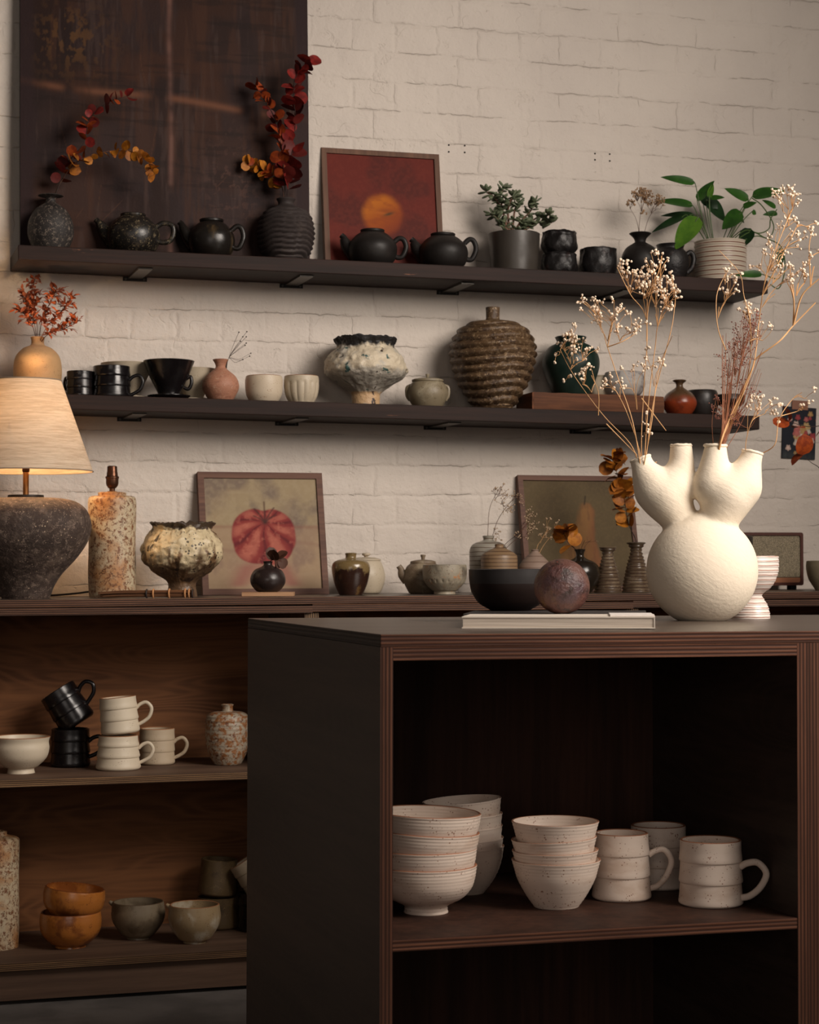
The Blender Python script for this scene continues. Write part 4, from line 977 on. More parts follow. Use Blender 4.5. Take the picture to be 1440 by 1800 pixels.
r, s = mug('mug', 'banded cream mug perched slightly askew on another cream mug', 208, 1356, z_cab1, stepped(33.5, 32, 64), [MUGW, LIPB], 60, 50, 12, group='mugs in the bench cabinet', hr=2.6)
r.location += Vector((4 * s, 0, 62.5 * s)); r.rotation_euler = (Matrix.Rotation(-YAW, 4, 'Z') @ Matrix.Rotation(radians(-5), 4, 'Y')).to_euler(); r.location.z += 1.2 * s
mug('mug', 'grooved beige mug behind the pair of cream mugs', 276, 1346, z_cab1, stepped(31, 30.5, 63, 3, .6), [MUGB, LIPB], 55, 46, 10, group='mugs in the bench cabinet', hr=2.6)
SPJ = ceramic('grey_rust_crusted_glaze', lin(158, 146, 128), .5, mott=[(lin(138, 90, 52), 80, .46, .58), (lin(96, 56, 34), 140, .54, .64)], bump=(90, .6, .002))
pot('bottle_vase', 'rust-speckled grey ribbed jar with a small neck, next to the island', 'vase', 400, 1346, z_cab1,
    [(21, 0), (25, 3), (34, 22), (38.5, 48), (39, 72), (36, 86), (26, 92), (12, 93.5), (10, 95), (9.5, 101), (11, 105)], SPJ, warp=lambda th, z, r, s: (.55 * s * sin(z * .9) if 20 < z < 88 else 0, 0), k=10)
# lower shelf
pot('tall_vase', 'tall rust-speckled cylinder at the left edge of the low cabinet shelf', 'vase', -8, 1672, z_cab2,
    [(38, 0), (40, 3), (41, 60), (40, 120), (41, 180), (39, 190), (28, 194), (20, 196), (19, 202)], CYL)
AMBB = ceramic('honey_amber_glaze', lin(176, 108, 46), .32, mott=[(lin(128, 72, 32), 14, .5, .62)], speck=[(lin(84, 46, 26), 260, .22)], coat=.3)
AMBR = ceramic('brown_amber_rim', lin(110, 60, 32), .3)
bp = [(27, 0), (27, 4), (36, 8), (50, 24), (54, 42), (53, 56), (52, 61)]
pot('bowl', 'honey-amber bowl at the bottom of the stack of two', 'bowl', 124, 1669, z_cab2, bp, AMBB, lipmat=AMBR, thick=3, group='amber bowls')
o, l, s = pot('bowl', 'honey-amber bowl tilted on top of the other amber bowl', 'bowl', 124, 1669, z_cab2, [(a, b * .92) for a, b in bp], AMBB, lipmat=AMBR, thick=3, group='amber bowls')
o.location = l + Vector((2 * s, 0, 47 * s)); o.rotation_euler = (Matrix.Rotation(-YAW, 4, 'Z') @ Matrix.Rotation(radians(6), 4, 'Y')).to_euler()
GBL = ceramic('grey_brown_glaze', lin(120, 106, 86), .42, mott=[(lin(96, 82, 64), 16, .5, .66)], speck=[(lin(70, 52, 38), 300, .2)])
GRM = ceramic('dark_speckled_rim', lin(86, 66, 48), .5)
def pourbowl(cx, by, R, H, mat, lip, label):
    r, s = root_pot('pouring_bowl', label, 'bowl', cx, by, z_cab2, foot=20, group='pouring bowls in the bench cabinet')
    part('bowl', lathe([(a * s, b * s) for a, b in [(20, 0), (20, 4), (28, 7), (R * .9, H * .4), (R, H * .65), (R * .97, H * .9), (R * .95, H)]], 3 * s), [mat, lip], r)
    P = lambda x, h: Vector((x * s, 0, h * s)); mb = MB(); mb.tube([P(-R * .9, H - 6), P(-R * 1.0, H - 2.5), P(-R * 1.08, H + .5)], [4.5 * s, 4 * s, 2.6 * s], 10); mb.build('spout', mat, r)
pourbowl(243, 1653, 47, 64, GBL, GRM, 'grey-brown pouring bowl, between the amber stack and the beige bowl')
BGR = ceramic('beige_rust_drip_glaze', lin(150, 128, 96), .42, mott=[(lin(178, 166, 146), 12, .52, .64)], speck=[(lin(96, 64, 40), 300, .22)])
pourbowl(342, 1660, 46, 66, BGR, LIPB, 'beige and rust pouring bowl with a pale drip, nearest the island')
MOS = ceramic('dark_moss_brown_glaze', lin(92, 74, 50), .4, mott=[(lin(64, 50, 34), 20, .5, .66)], speck=[(lin(124, 102, 68), 400, .3)])
mug('mug', 'dark mossy brown mug at the bottom of a stack of two, handle to the right', 384, 1636, z_cab2, stepped(37, 37, 54, 1), [MOS, MOS], 58, 42, 12, group='mossy mugs', hr=2.4)
r, s = mug('mug', 'dark mossy brown mug tilted on top of another mossy mug', 384, 1636, z_cab2, stepped(34, 32, 62, 1), [MOS, MOS], 52, 40, 10, group='mossy mugs', hr=2.4, ang=.5)
r.location += Vector((-2 * s, 0, 57 * s)); r.rotation_euler = (Matrix.Rotation(-YAW, 4, 'Z') @ Matrix.Rotation(radians(4), 4, 'Y') @ Matrix.Rotation(.5, 4, 'Z')).to_euler(); r.location.z += 1.5 * s
mug('mug', 'dark mug beside the mossy stack, mostly hidden by the island', 452, 1640, z_cab2, stepped(33, 33, 66, 3), [BGLS, BGLS], 58, 50, 14, group='hidden mugs at the island side', hr=2.4)
r, s = mug('mug', 'pale cream mug lying tilted on a dark mug at the edge of the island', 452, 1640, z_cab2, stepped(30, 31, 62, 3), [MUGB, LIPB], 54, 50, 14, group='hidden mugs at the island side', hr=2.4, ang=.0)
r.location += Matrix.Rotation(-YAW, 3, 'Z') @ Vector((12 * s, 0, 72 * s)); r.rotation_euler = (Matrix.Rotation(-YAW, 4, 'Z') @ Matrix.Rotation(radians(-33), 4, 'Y')).to_euler()

# ------------------------------------------------------------------ island contents
ISL = ceramic('cream_speckled_stoneware', lin(230, 211, 196), .5, mott=[(lin(216, 192, 174), 10, .5, .7)], speck=[(lin(140, 92, 62), 230, .2)], bump=(60, .25, .001), stretch=(1, 1, 3))
ISLL = ceramic('rust_line_rim', lin(160, 104, 74), .55)
def bowlstack(cx, by, prof, items, label, group, thick=3.5, Y=None):
    for k, (rise, tilt, dx, sc, where_) in enumerate(items):
        o, l, s = pot('bowl', label.format(where_), 'bowl', cx, by, z_islsh, [(a * sc, b) for a, b in prof], ISL, lipmat=ISLL, group=group, thick=thick, Y=Y,
                      warp=lambda th, z, r, s: (.35 * s * sin(z * 1.1), 0), k=8, seg=80)
        o.location = l + Matrix.Rotation(-YAW, 3, 'Z') @ Vector((dx * s, 0, rise * s))
        o.rotation_euler = (Matrix.Rotation(-YAW, 4, 'Z') @ Matrix.Rotation(radians(tilt), 4, 'Y') @ Matrix.Rotation(k * 1.3, 4, 'Z')).to_euler()
P1 = [(39, 0), (38, 10), (43, 15), (66, 27), (81, 44), (87, 62), (89, 76), (90, 83)]
bowlstack(749, 1610, P1, [(0, 0, 0, 1, 'lowest'), (29, 0, 0, 1, 'second from the bottom'), (60, 3, 0, 1.01, 'third from the bottom'), (92, 2.2, 2, 1.03, 'topmost')],
    'cream footed bowl, {} in the stack of four by the island post', 'bowls in the front left stack', thick=4.2)
P2 = [(33, 0), (36, 2), (53, 26), (64, 52), (69, 80), (69.5, 81)]
bowlstack(817, 1574, P2, [(0, 0, 0, 1, 'lowest'), (14, -1, 1, .99, 'second from the bottom'), (34, -2, 1, .99, 'middle'), (55, -2, 1, .99, 'fourth from the bottom'), (80, -4, 1, 1, 'topmost')],
    'cream bowl, {} in the back stack of five on the island', 'bowls in the back stack', thick=3)
P3 = [(37, 0), (40, 2), (54, 22), (68, 48), (74, 68), (78, 82), (78.5, 83)]
bowlstack(978, 1600, P3, [(0, 0, 0, 1, 'lowest'), (17, -1, 0, .97, 'second from the bottom'), (38, -2.5, 0, .96, 'third from the bottom'), (67, 0, -1, .98, 'topmost')],
    'cream bowl, {} in the middle stack of four on the island', 'bowls in the middle stack', thick=3)
mug('mug', 'cream banded mug against the middle bowl stack, handle to the right', 1093, 1587, z_islsh, stepped(51, 47, 115), [ISL, ISLL], 90, 84, 17, group='banded mugs on the island shelf', hr=4.6, thick=4.5)
mug('mug', 'cream banded mug at the back, behind and between the other two', 1158, 1566, z_islsh, stepped(50, 48, 108), [ISL, ISLL], 84, 78, 17, group='banded mugs on the island shelf', hr=4.4, thick=4.5, ang=-.6)
mug('mug', 'cream banded mug standing nearest the right post of the island', 1250, 1598, z_islsh, stepped(55.5, 53.5, 113), [ISL, ISLL], 101, 77, 14, group='banded mugs on the island shelf', hr=5, thick=4.5, ang=-.42)
# island top: books, bowl, sphere, goblet
PAPER = plain('book_paper', lin(226, 214, 200), .7)
t = NT('page_block'); v = t.co(scale=(1, 1, 1)); z = t.sep(v)[2]
PAGES = t.fin(t.mix(t.rng(t.noise(t.co(scale=(4, 4, 900)), 1, 3), .35, .65), lin(228, 214, 198), lin(196, 180, 164)), .8)
def book(name, label, p, ang, W, D, T, cov, cat='book'):
    r = thing(name, label, cat, p, ang); c = .0018
    mb = MB(); mb.box(0, W, 0, D, T - c, T); mb.box(0, W, 0, D, 0, c); mb.box(W - c, W, 0, D, c, T - c); mb.build('cover', cov, r, smooth=False)
    mb = MB(); mb.box(.0015, W - c, .0012, D - .003, c, T - c); mb.build('pages', PAGES, r, smooth=False); return r
a0 = atZ(812, 1104, z_isl(.8)); a1 = atZ(1152, 1106, z_isl(1.1)); dv = a1 - a0; ang = math.atan2(dv.y, dv.x); BW = sqrt(dv.x ** 2 + dv.y ** 2)
TB = .0178
zA = z_isl((a0.x + a1.x) / 2)
bk = book('book', 'white softcover book lying flat at the front of the island top', (a0.x, a0.y, zA + .0006), ang, BW, .155, TB, PAPER)
nx_, ny_ = cos(ang), sin(ang)
lf = thing('booklet', 'thin white booklet lying on the right end of the white book', 'booklet', (a0.x + nx_ * BW * .77 - ny_ * .012, a0.y + ny_ * BW * .77 + nx_ * .012, zA + TB + .0008), ang + .03)
mb = MB(); mb.box(0, .0655, 0, .13, 0, .0022); mb.build('cover', plain('white_card', lin(240, 232, 226), .6), lf, smooth=False)
DKC = plain('charcoal_cloth_cover', lin(46, 42, 42), .6)
d0 = Vector((a0.x - ny_ * .162 - nx_ * .012, a0.y + nx_ * .162 - ny_ * .012, 0))
TD = .0178
book('book', 'dark hardcover book under the black bowl and the rusty sphere', (d0.x, d0.y, zA + .0006), ang, .29, .235, TD, DKC)
def z_dbk(X): return zA + TD + .0008
BOWLD = ceramic('black_brown_bowl_glaze', lin(30, 19, 16), .45, spec=.25, mott=[(lin(56, 33, 28), 14, .5, .66)], zone=[(.046, .0006, .0, lin(46, 43, 43))], bump=(60, .2, .001))
pot('bowl', 'large dark bowl with a grey-blue band at the rim, on the dark book', 'bowl', 897, 1074, z_dbk,
    [(34, 0), (37, 2), (56, 14), (68, 34), (72, 54), (72.5, 70), (72.5, 72)], BOWLD, thick=4)
SPH = ceramic('rusty_purple_sphere_glaze', lin(92, 58, 50), .36, mott=[(lin(78, 58, 62), 10, .45, .62), (lin(112, 84, 44), 14, .54, .68), (lin(48, 30, 26), 60, .5, .66)], bump=(110, .9, .004), lump=(45, .5, .004))
o, l, s = pot('ceramic_sphere', 'rough rusty purple ceramic sphere on the dark book, in front of the dark bowl', 'sphere', 988, 1079, z_dbk,
    [(max(.5, 49 * sin(radians(a))), 47.5 - 49 * cos(radians(a))) for a in (14, 28, 42, 56, 70, 84, 98, 112, 126, 140, 152, 163, 172, 179)], SPH, solid=True, seg=80, k=4)
RDS = plain('red_spot', lin(176, 74, 62), .5)
mb = MB(); d_ = Vector((-.19, -.42, .90)).normalized(); cs = Vector((0, 0, 47.5 * s)); mb.ball(cs + d_ * 46.6 * s, 5 * s, 12, 8, sq=(1, 1, .5), rot=d_.to_track_quat('Z', 'Y').to_matrix()); mb.build('glaze_spot', RDS, o)
GOB = ceramic('white_glaze_rust_rings', lin(226, 214, 206), .35, rings=(lin(150, 96, 70), 118, .10, .003), bump=(50, .2, .001))
def step_w(th, z, r, s):
    q = (z * s * 118) % 1; return ((.5 - q) * 1.3 * s, 0)
pot('goblet', 'white ringed goblet with a flared foot, half hidden behind the white vase', 'goblet', 1319, 1088, z_isl,
    [(34, 0), (34.5, 6), (31, 22), (23, 36), (21, 40), (23, 44), (38, 56), (48, 76), (50.5, 94), (50, 108), (49.5, 109)], GOB, foot=34, warp=step_w, k=16, thick=3)

# ------------------------------------------------------------------ the white four-spouted vase
t = NT('cream_matte_clay'); tc = t.n('ShaderNodeTexCoord'); mp = t.n('ShaderNodeMapping'); mp.inputs['Rotation'].default_value = (0, radians(-32), 0); mp.inputs['Scale'].default_value = (.16, 1, 1)
mp2 = t.n('ShaderNodeMapping'); mp2.inputs['Rotation'].default_value = (0, radians(-32), 0); t.l(tc.outputs['Object'], mp2.inputs[0]); t.l(mp2.outputs[0], mp.inputs[0]); mp.inputs['Rotation'].default_value = (0, 0, 0)
sn = t.bump(t.noise(mp.outputs[0], 170, 4, .65), .5, .0016); sn = t.bump(t.noise(t.co(), 130, 5, .6), .35, .0014, sn); sn = t.bump(t.noise(t.co(), 24, 3), .25, .003, sn)
t.b.inputs['Specular IOR Level'].default_value = .25
VASE = t.fin(lin(240, 226, 205), .78, sn)
loc, s = where(1237, 1092, z_isl, None, 45)
def vp(x, y, dy=0): return Vector(((x - 1237) * s, dy, (1092 - y) * s))
def chain(mb, pts, k=10):
    for i in range(len(pts) - 1):
        (x0_, y0_, r0_, d0_), (x1_, y1_, r1_, d1_) = pts[i], pts[i + 1]
        for j in range(k + 1):
            t_ = j / k; mb.ball(vp(x0_ + (x1_ - x0_) * t_, y0_ + (y1_ - y0_) * t_, d0_ + (d1_ - d0_) * t_), (r0_ + (r1_ - r0_) * t_) * s, 28, 18)
mb = MB(); dL, dR = .012, -.012
mb.ball(vp(1235, 1004), 98 * s, 48, 32, sq=(1, .94, 1))
mb.ball(vp(1233, 962), 62 * s, 32, 24)
chain(mb, [(1212, 948, 40, dL), (1203, 930, 30, dL), (1193, 905, 34, dL), (1172, 872, 45, dL)]); chain(mb, [(1172, 872, 45, dL), (1158, 862, 41, dL), (1143, 840, 29, dL), (1134, 824, 20.5, dL), (1131, 812, 20, dL)])
chain(mb, [(1172, 872, 45, dL), (1184, 862, 41, dL), (1196, 838, 29, dL), (1202, 815, 22.5, dL), (1201, 788, 20, dL)])
chain(mb, [(1254, 948, 40, dR), (1260, 930, 30, dR), (1267, 905, 36, dR), (1278, 872, 48, dR)]); chain(mb, [(1278, 872, 48, dR), (1258, 858, 41, dR), (1256, 830, 29, dR), (1257, 808, 23, dR), (1258, 792, 20.5, dR)])
chain(mb, [(1278, 872, 48, dR), (1299, 858, 40.5, dR), (1311, 833, 28, dR), (1318, 815, 20.5, dR), (1322, 802, 19.5, dR)])
vo = mb.build('vase_form', VASE)
md = vo.modifiers.new('r', 'REMESH'); md.mode = 'VOXEL'; md.voxel_size = .0028
md = vo.modifiers.new('s', 'SMOOTH'); md.factor = .8; md.iterations = 14
# flat-cut mouths and bored spouts
rims = [((1129, 806), (-.34, .94), 20.5, dL), ((1201, 783), (-.02, 1), 20.5, dL), ((1258, 785), (.03, 1), 22, dR), ((1323, 797), (.22, .97), 20.5, dR)]
cut = MB(); bore = MB()
for (x, y), (ax, ay), rr, dd in rims:
    a = Vector((ax, -.02, ay)).normalized(); c_ = vp(x, y, dd)
    cut.tube([c_, c_ + a * 60 * s], 34 * s, 32)
    bore.tube([c_ - a * 34 * s, c_ - a * 14 * s, c_ + a * 10 * s], [9 * s, 12 * s, 14.5 * s], 28)
cut.box(-.2, .2, -.2, .2, -.1, 0)
def baked(o, name, sm=True):
    dg = bpy.context.evaluated_depsgraph_get(); me = bpy.data.meshes.new_from_object(o.evaluated_get(dg)); me.name = name; return me
co = cut.build('cutter', VASE); bo = bore.build('borer', VASE)
for c_ in (co, bo):
    md = vo.modifiers.new('b', 'BOOLEAN'); md.operation = 'DIFFERENCE'; md.object = c_; md.solver = 'EXACT'; md.use_self = True
bpy.context.view_layer.update()
me = baked(vo, 'four_spout_vase')
for o in (vo, co, bo): bpy.data.objects.remove(o)
me.materials.clear(); me.materials.append(VASE)
for p in me.polygons: p.use_smooth = True
me.set_sharp_from_angle(angle=radians(50))
vo = bpy.data.objects.new('four_spout_vase', me); COL.objects.link(vo); vo.location = loc; vo.rotation_euler = (0, 0, -YAW)
tag(vo, 'large cream clay vase with a round belly and four spouts on the island', 'vase')
VRIM = ceramic('cream_clay_rim', lin(242, 228, 206), .7, bump=(70, .4, .0015))
for (x, y), (ax, ay), rr, dd in rims:
    a = Vector((ax, -.02, ay)).normalized(); c_ = vp(x, y, dd); u = a.cross(Vector((0, 1, 0))).normalized(); w = a.cross(u)
    mb = MB(); pts = []
    for k in range(41):
        th = 2 * pi * k / 40; wob = 1.0 * s * fb(cos(th) * 1.5 + x, sin(th) * 1.5, 0, 1)
        pts.append(c_ + (u * cos(th) + w * sin(th)) * (rr - 3.6) * s + a * wob)
    mb.tube(pts, 3.0 * s, 10); mb.build('rim', VRIM, vo)
VW = depth(loc)

# ------------------------------------------------------------------ plants
def bone(name, label, cat, base, group=None): return thing(name, label, cat, base, 0, group)
def euc(label, w, path, cols, size, n, seed, stemc, base_skip=.06, group='eucalyptus branches', flop=.6, dz=.012):
    rs = random.Random(seed); P_ = crom([atW(x, y, w + rs.uniform(-dz, dz) * (i > 0)) for i, (x, y) in enumerate(path)], 8)
    base = P_[0]; r = bone('eucalyptus_branch', label, 'dried branch', base, group)
    mb = MB(); mb.tube([p - base for p in P_], [.0013 * (1 - .6 * i / len(P_)) for i in range(len(P_))], 6); mb.build('stem', stemc, r)
    px = w / F; mb = MB(); N_ = len(P_)
    n = int(n * 1.75)
    for k in range(n):
        t_ = base_skip + (1 - base_skip) * (k + .5) / n; f_ = t_ * (N_ - 1); i = min(int(f_), N_ - 2); p = P_[i].lerp(P_[i + 1], f_ - i); tg = (P_[i + 1] - P_[i]).normalized()
        for sd in (-1, 1):
            if rs.random() < .12: continue
            side = tg.cross(FW).normalized() * sd
            d = (side * rs.uniform(.3, 1) + tg * rs.uniform(-.1, .9) + FW * rs.uniform(-.8, .5)).normalized()
            nm = Vector((rs.uniform(-1, 1), rs.uniform(-1, .2), rs.uniform(-.6, 1)))
            if abs(nm.normalized().dot(d)) > .9: nm = UP
            sz = size * 1.12 * px * rs.uniform(.75, 1.2) * (1 - .25 * t_)
            mb.leaf(p - base, d, nm, sz * 1.05, sz, 'round', rs.uniform(-.2, .35), rs.uniform(.02, .18), mi=rs.randrange(len(cols)), n=8)
    mb.build('leaves', cols, r); return r
def leafm(name, c, c2=None, rough=.55, tr=.0, scale=90):
    t = NT(name); v = t.co(); col = t.mix(t.rng(t.noise(v, scale, 3), .35, .65), c, c2 or tuple(q * .75 for q in c[:3]) + (1,))
    t.b.inputs['Specular IOR Level'].default_value = .25
    return t.fin(col, rough, t.bump(t.noise(v, 150, 3), .3, .0008))
RED = leafm('dark_red_leaf', lin(132, 36, 30), lin(100, 26, 24)); REDD = leafm('deep_red_leaf', lin(92, 28, 24)); ORA = leafm('burnt_orange_leaf', lin(152, 66, 24), lin(120, 46, 20)); YEL = leafm('ochre_leaf', lin(182, 116, 34), lin(150, 88, 24)); OCH = leafm('brown_ochre_leaf', lin(160, 96, 32), lin(122, 70, 26))
STM = plain('dry_brown_stem', lin(84, 52, 36), .8); STMD = plain('dark_stem', lin(48, 32, 26), .8)
wU = depth(where(89, 432, z_upper, -.09)[0])
euc('red-orange eucalyptus branch arching up right from the speckled bottle', wU, [(91, 360), (104, 325), (118, 288), (148, 250), (158, 208), (190, 180), (228, 168)], [ORA, REDD, RED], 19, 11, 1, STMD, .2)
euc('yellow eucalyptus branch arching right from the speckled bottle', wU, [(90, 360), (106, 322), (135, 285), (180, 268), (225, 264), (258, 284), (272, 306)], [YEL, YEL, OCH], 17, 11, 2, STM, .25)
wV = depth(where(503, 457, z_upper, -.1)[0])
euc('tall crimson eucalyptus branch rising from the wavy ridged vase', wV, [(505, 365), (508, 320), (512, 270), (520, 215), (516, 170), (520, 135), (545, 108)], [RED, RED, REDD], 25, 13, 3, STMD, .1)
euc('orange eucalyptus branch leaning left from the wavy ridged vase', wV, [(502, 365), (500, 310), (494, 255), (482, 205), (462, 172), (447, 148)], [ORA, ORA, REDD], 19, 13, 4, STMD, .15)
euc('short yellow eucalyptus sprig at the mouth of the wavy ridged vase', wV, [(501, 365), (496, 330), (482, 310), (458, 296), (430, 286)], [YEL, YEL, ORA], 18, 9, 5, STM, .25)
wC = depth(where(1119, 1043, z_bench, -.27)[0])
euc('upright ochre eucalyptus branch standing in the right cone vase', wC, [(1122, 985), (1118, 950), (1105, 920), (1098, 880), (1090, 845), (1078, 815), (1080, 800)], [OCH, OCH, YEL], 25, 12, 6, STMD, .3)
wD = depth(where(1020, 1043, z_bench, -.27)[0])
euc('short bright ochre eucalyptus sprig in the glossy dark bottle', wD, [(1019, 990), (1014, 968), (1000, 955), (992, 938), (992, 930)], [YEL, YEL, OCH], 30, 5, 8, STM, .4)
wB = depth(where(471, 1041, z_bench, -.26)[0])
euc('small brown leafy sprig in the little dark vase', wB, [(471, 1005), (474, 988), (482, 984), (492, 982)], [plain('dark_brown_leaf', lin(74, 42, 28), .6)], 22, 3, 9, STMD, .5)
euc('bare twig with a few orange leaves reaching in from the right edge', 4.55, [(1470, 900), (1445, 830), (1425, 812), (1400, 790)], [ORA], 34, 1, 10, STMD, .7)
euc('thin dark twig with two orange leaves in front of the postcard', 4.6, [(1480, 740), (1430, 750), (1400, 745), (1375, 735)], [ORA], 32, 2, 12, STMD, .0)

# orange leafy sprigs in the tan bottle
wT = depth(where(66, 694, z_mid, -.1)[0]); rs = random.Random(5); pxs = wT / F
base = atW(66, 610, wT); FOX = leafm('fox_orange_leaf', lin(176, 92, 54), lin(140, 66, 38))
for k, (path, lab) in enumerate((([(66, 610), (64, 560), (56, 520), (62, 488)], 'tallest'), ([(66, 610), (75, 560), (92, 525), (100, 508)], 'leaning slightly right'),
        ([(66, 610), (82, 575), (110, 545), (126, 522)], 'leaning right'), ([(66, 610), (84, 588), (112, 578), (138, 564)], 'reaching lowest to the right'), ([(66, 610), (58, 575), (45, 555), (38, 546)], 'leaning left'), ([(66, 610), (60, 565), (50, 535), (45, 520)], 'upright on the left side'))):
    P_ = crom([atW(x, y, wT + (rs.uniform(-.03, .03) if i else 0)) for i, (x, y) in enumerate(path)], 6)
    r = bone('dried_sprig', f'dried orange leafy sprig in the sandy tan bottle, {lab}', 'dried branch', base, 'orange sprigs in the tan bottle')
    ms = MB(); ms.tube([p - base for p in P_], .0009, 5); ml = MB()
    for i in range(6, len(P_)):
        for q_ in range(2):
            d = Vector((rs.uniform(-1, 1), rs.uniform(-1, 1), rs.uniform(-.3, 1))).normalized(); tw = P_[i] + d * rs.uniform(5, 15) * pxs
            ms.tube([P_[i] - base, tw - base], .0005, 4)
            for z_ in range(4):
                dd = (d + Vector((rs.uniform(-1, 1), rs.uniform(-1, 1), rs.uniform(-.6, .9)))).normalized()
                ml.leaf(tw - base - d * z_ * 3 * pxs, dd, UP + RT * rs.uniform(-1, 1) + Vector((0, .01, 0)), 12.5 * pxs * rs.uniform(.7, 1.2), 6.5 * pxs, 'point', .2, .15, n=5)
    ms.build('stem', STM, r); ml.build('leaves', FOX, r)
# thin black dried stems
wP = depth(where(388, 704, z_mid, -.12)[0]); base = atW(398, 645, wP)
for k, (x, y) in enumerate(((420, 584), (434, 583), (427, 592), (433, 592), (423, 600), (433, 603), (431, 607), (441, 621), (439, 626), (427, 632))):
    r = bone('seed_sprig', 'hair-thin black dried stem with a tiny seed head in the pink bottle', 'dried stem', base, 'thin stems in the pink bottle')
    P_ = crom([atW(393 + k * .5, 655, wP), atW(402, 630, wP), atW(402 + (x - 402) * .45, 630 - (630 - y) * .5 + (6 if y > 610 else 0), wP + rs.uniform(-.02, .02)), atW(x, y, wP + rs.uniform(-.02, .02))], 5)
    mb = MB(); mb.tube([p - base for p in P_], .0004, 4); mb.build('stem', STMD, r)
    mb = MB(); mb.ball(P_[-1] - base, .0018, 6, 5); mb.build('seed_head', STMD, r)

# flower sprays
STRAW = plain('straw_stem', lin(206, 158, 108), .7); BUD = ceramic('cream_blossom', lin(236, 214, 190), .8, bump=(600, .6, .001)); BUDD = plain('dull_dried_blossom', lin(178, 152, 124), .85)
HEA = plain('pinkish_heather', lin(146, 96, 84), .8); STR2 = plain('reddish_straw_stem', lin(148, 92, 62), .75)
def spray(label, w, mains, clusters, stem, bud, sr=.0011, br=.0026, seed=0, group=None, name='dried_flower_sprig', cat='dried flowers', cm=1.25):
    """mains: pixel polylines; clusters: (node, centre, rx, ry, count)"""
    rs = random.Random(seed); base = atW(*mains[0][0], w); r = bone(name, label, cat, base, group); ms = MB(); mbl = MB(); px = w / F
    for m_ in mains:
        dd = [0] + [rs.uniform(-.022, .022) for _ in m_[1:]]
        P_ = crom([atW(x, y, w + d) for (x, y), d in zip(m_, dd)], 6)
        ms.tube([p - base for p in P_], [sr * (1 - .5 * i / len(P_)) for i in range(len(P_))], 6)
    for (nx0, ny0), (cx, cy), rx, ry, cnt in clusters:
        nd = atW(nx0, ny0, w); subs = []; cnt = int(cnt * cm); secs = []; rx *= 1.12; ry *= 1.12
        for q_ in range(max(2, min(6, cnt // 8))):
            f_ = rs.uniform(.35, .6)
            sc_ = atW(nx0 + (cx - nx0) * f_ + rs.uniform(-.45, .45) * rx, ny0 + (cy - ny0) * f_ + rs.uniform(-.3, .3) * ry, w + rs.uniform(-.5, .5) * rx * px)
            ms.tube([p - base for p in crom([nd, nd.lerp(sc_, .5) + UP * .003, sc_], 3)], [sr * .55] * 7, 4); secs.append(sc_)
        for q_ in range(max(2, cnt // 3)):
            a = rs.uniform(0, 2 * pi); k_ = sqrt(rs.random())
            sp_ = atW(cx + rx * k_ * cos(a), cy + ry * k_ * sin(a), w + rs.uniform(-1, 1) * rx * px * .9)
            sc_ = min(secs, key=lambda p: (p - sp_).length)
            mid = sc_.lerp(sp_, .5) + UP * rs.uniform(.0, .005) + RT * rs.uniform(-.004, .004)
            ms.tube([p - base for p in crom([sc_, mid, sp_], 3)], [sr * .38] * 7, 4); subs.append(sp_)
        for q_ in range(cnt):
            sb = subs[q_ % len(subs)]; e = sb + Vector((rs.uniform(-1, 1), rs.uniform(-1, 1), rs.uniform(-.7, 1.2))) * rs.uniform(.3, 1) * .34 * (rx + ry) * .5 * px
            ms.tube([sb - base, sb.lerp(e, .5) + UP * .001 - base, e - base], sr * .28, 3)
            mbl.ball(e - base, br * rs.uniform(.6, 1.15), 7, 5, jit=.14)
    ms.build('stems', stem, r); mbl.build('blossoms', bud, r); return r
GL = 'gypsophila in the left spout'
w0 = VW + .012
spray('tall straw gypsophila sprig with dense cream blossoms at the top right, in the leftmost spout', w0, [[(1133, 818), (1136, 760), (1142, 690), (1152, 610), (1156, 575), (1170, 530)], [(1134, 818), (1150, 700), (1180, 580), (1187, 530)]],
    [((1156, 575), (1172, 515), 20, 28, 55), ((1187, 540), (1182, 500), 10, 20, 16), ((1156, 575), (1150, 500), 18, 20, 18)], STRAW, BUD, seed=11, group=GL)
spray('straw gypsophila sprig reaching highest, in the leftmost spout', w0 + .01, [[(1128, 818), (1128, 760), (1132, 680), (1137, 564), (1108, 517), (1085, 470)], [(1137, 600), (1140, 540), (1160, 470), (1163, 450)]],
    [((1108, 517), (1097, 472), 20, 20, 26), ((1108, 517), (1120, 495), 24, 22, 30), ((1148, 510), (1155, 462), 22, 18, 28), ((1137, 564), (1142, 500), 20, 20, 24)], STRAW, BUD, seed=12, group=GL)
spray('straw gypsophila sprig spreading to the upper left, in the leftmost spout', w0 - .01, [[(1126, 818), (1112, 740), (1085, 660), (1068, 610), (1057, 575), (1035, 545)], [(1068, 610), (1080, 560), (1100, 540)], [(1068, 610), (1095, 600), (1120, 585)]],
    [((1057, 575), (1038, 535), 20, 17, 30), ((1068, 600), (1072, 550), 26, 22, 36), ((1090, 600), (1100, 568), 26, 18, 30), ((1110, 590), (1125, 570), 14, 14, 10)], STRAW, BUD, seed=13, group=GL)
spray('straw gypsophila sprig bending far left across the green vase, in the leftmost spout', w0 + .012, [[(1124, 818), (1108, 780), (1065, 735), (1030, 690), (1003, 650), (985, 615)], [(1052, 730), (1052, 690), (1040, 660)]],
    [((1003, 640), (1000, 605), 22, 18, 30), ((985, 615), (1005, 582), 16, 14, 16), ((1003, 650), (1028, 620), 22, 18, 26), ((985, 620), (975, 628), 9, 10, 5), ((1040, 690), (1030, 655), 22, 14, 20), ((1003, 660), (999, 668), 8, 8, 4)], STRAW, BUD, seed=14, group=GL)
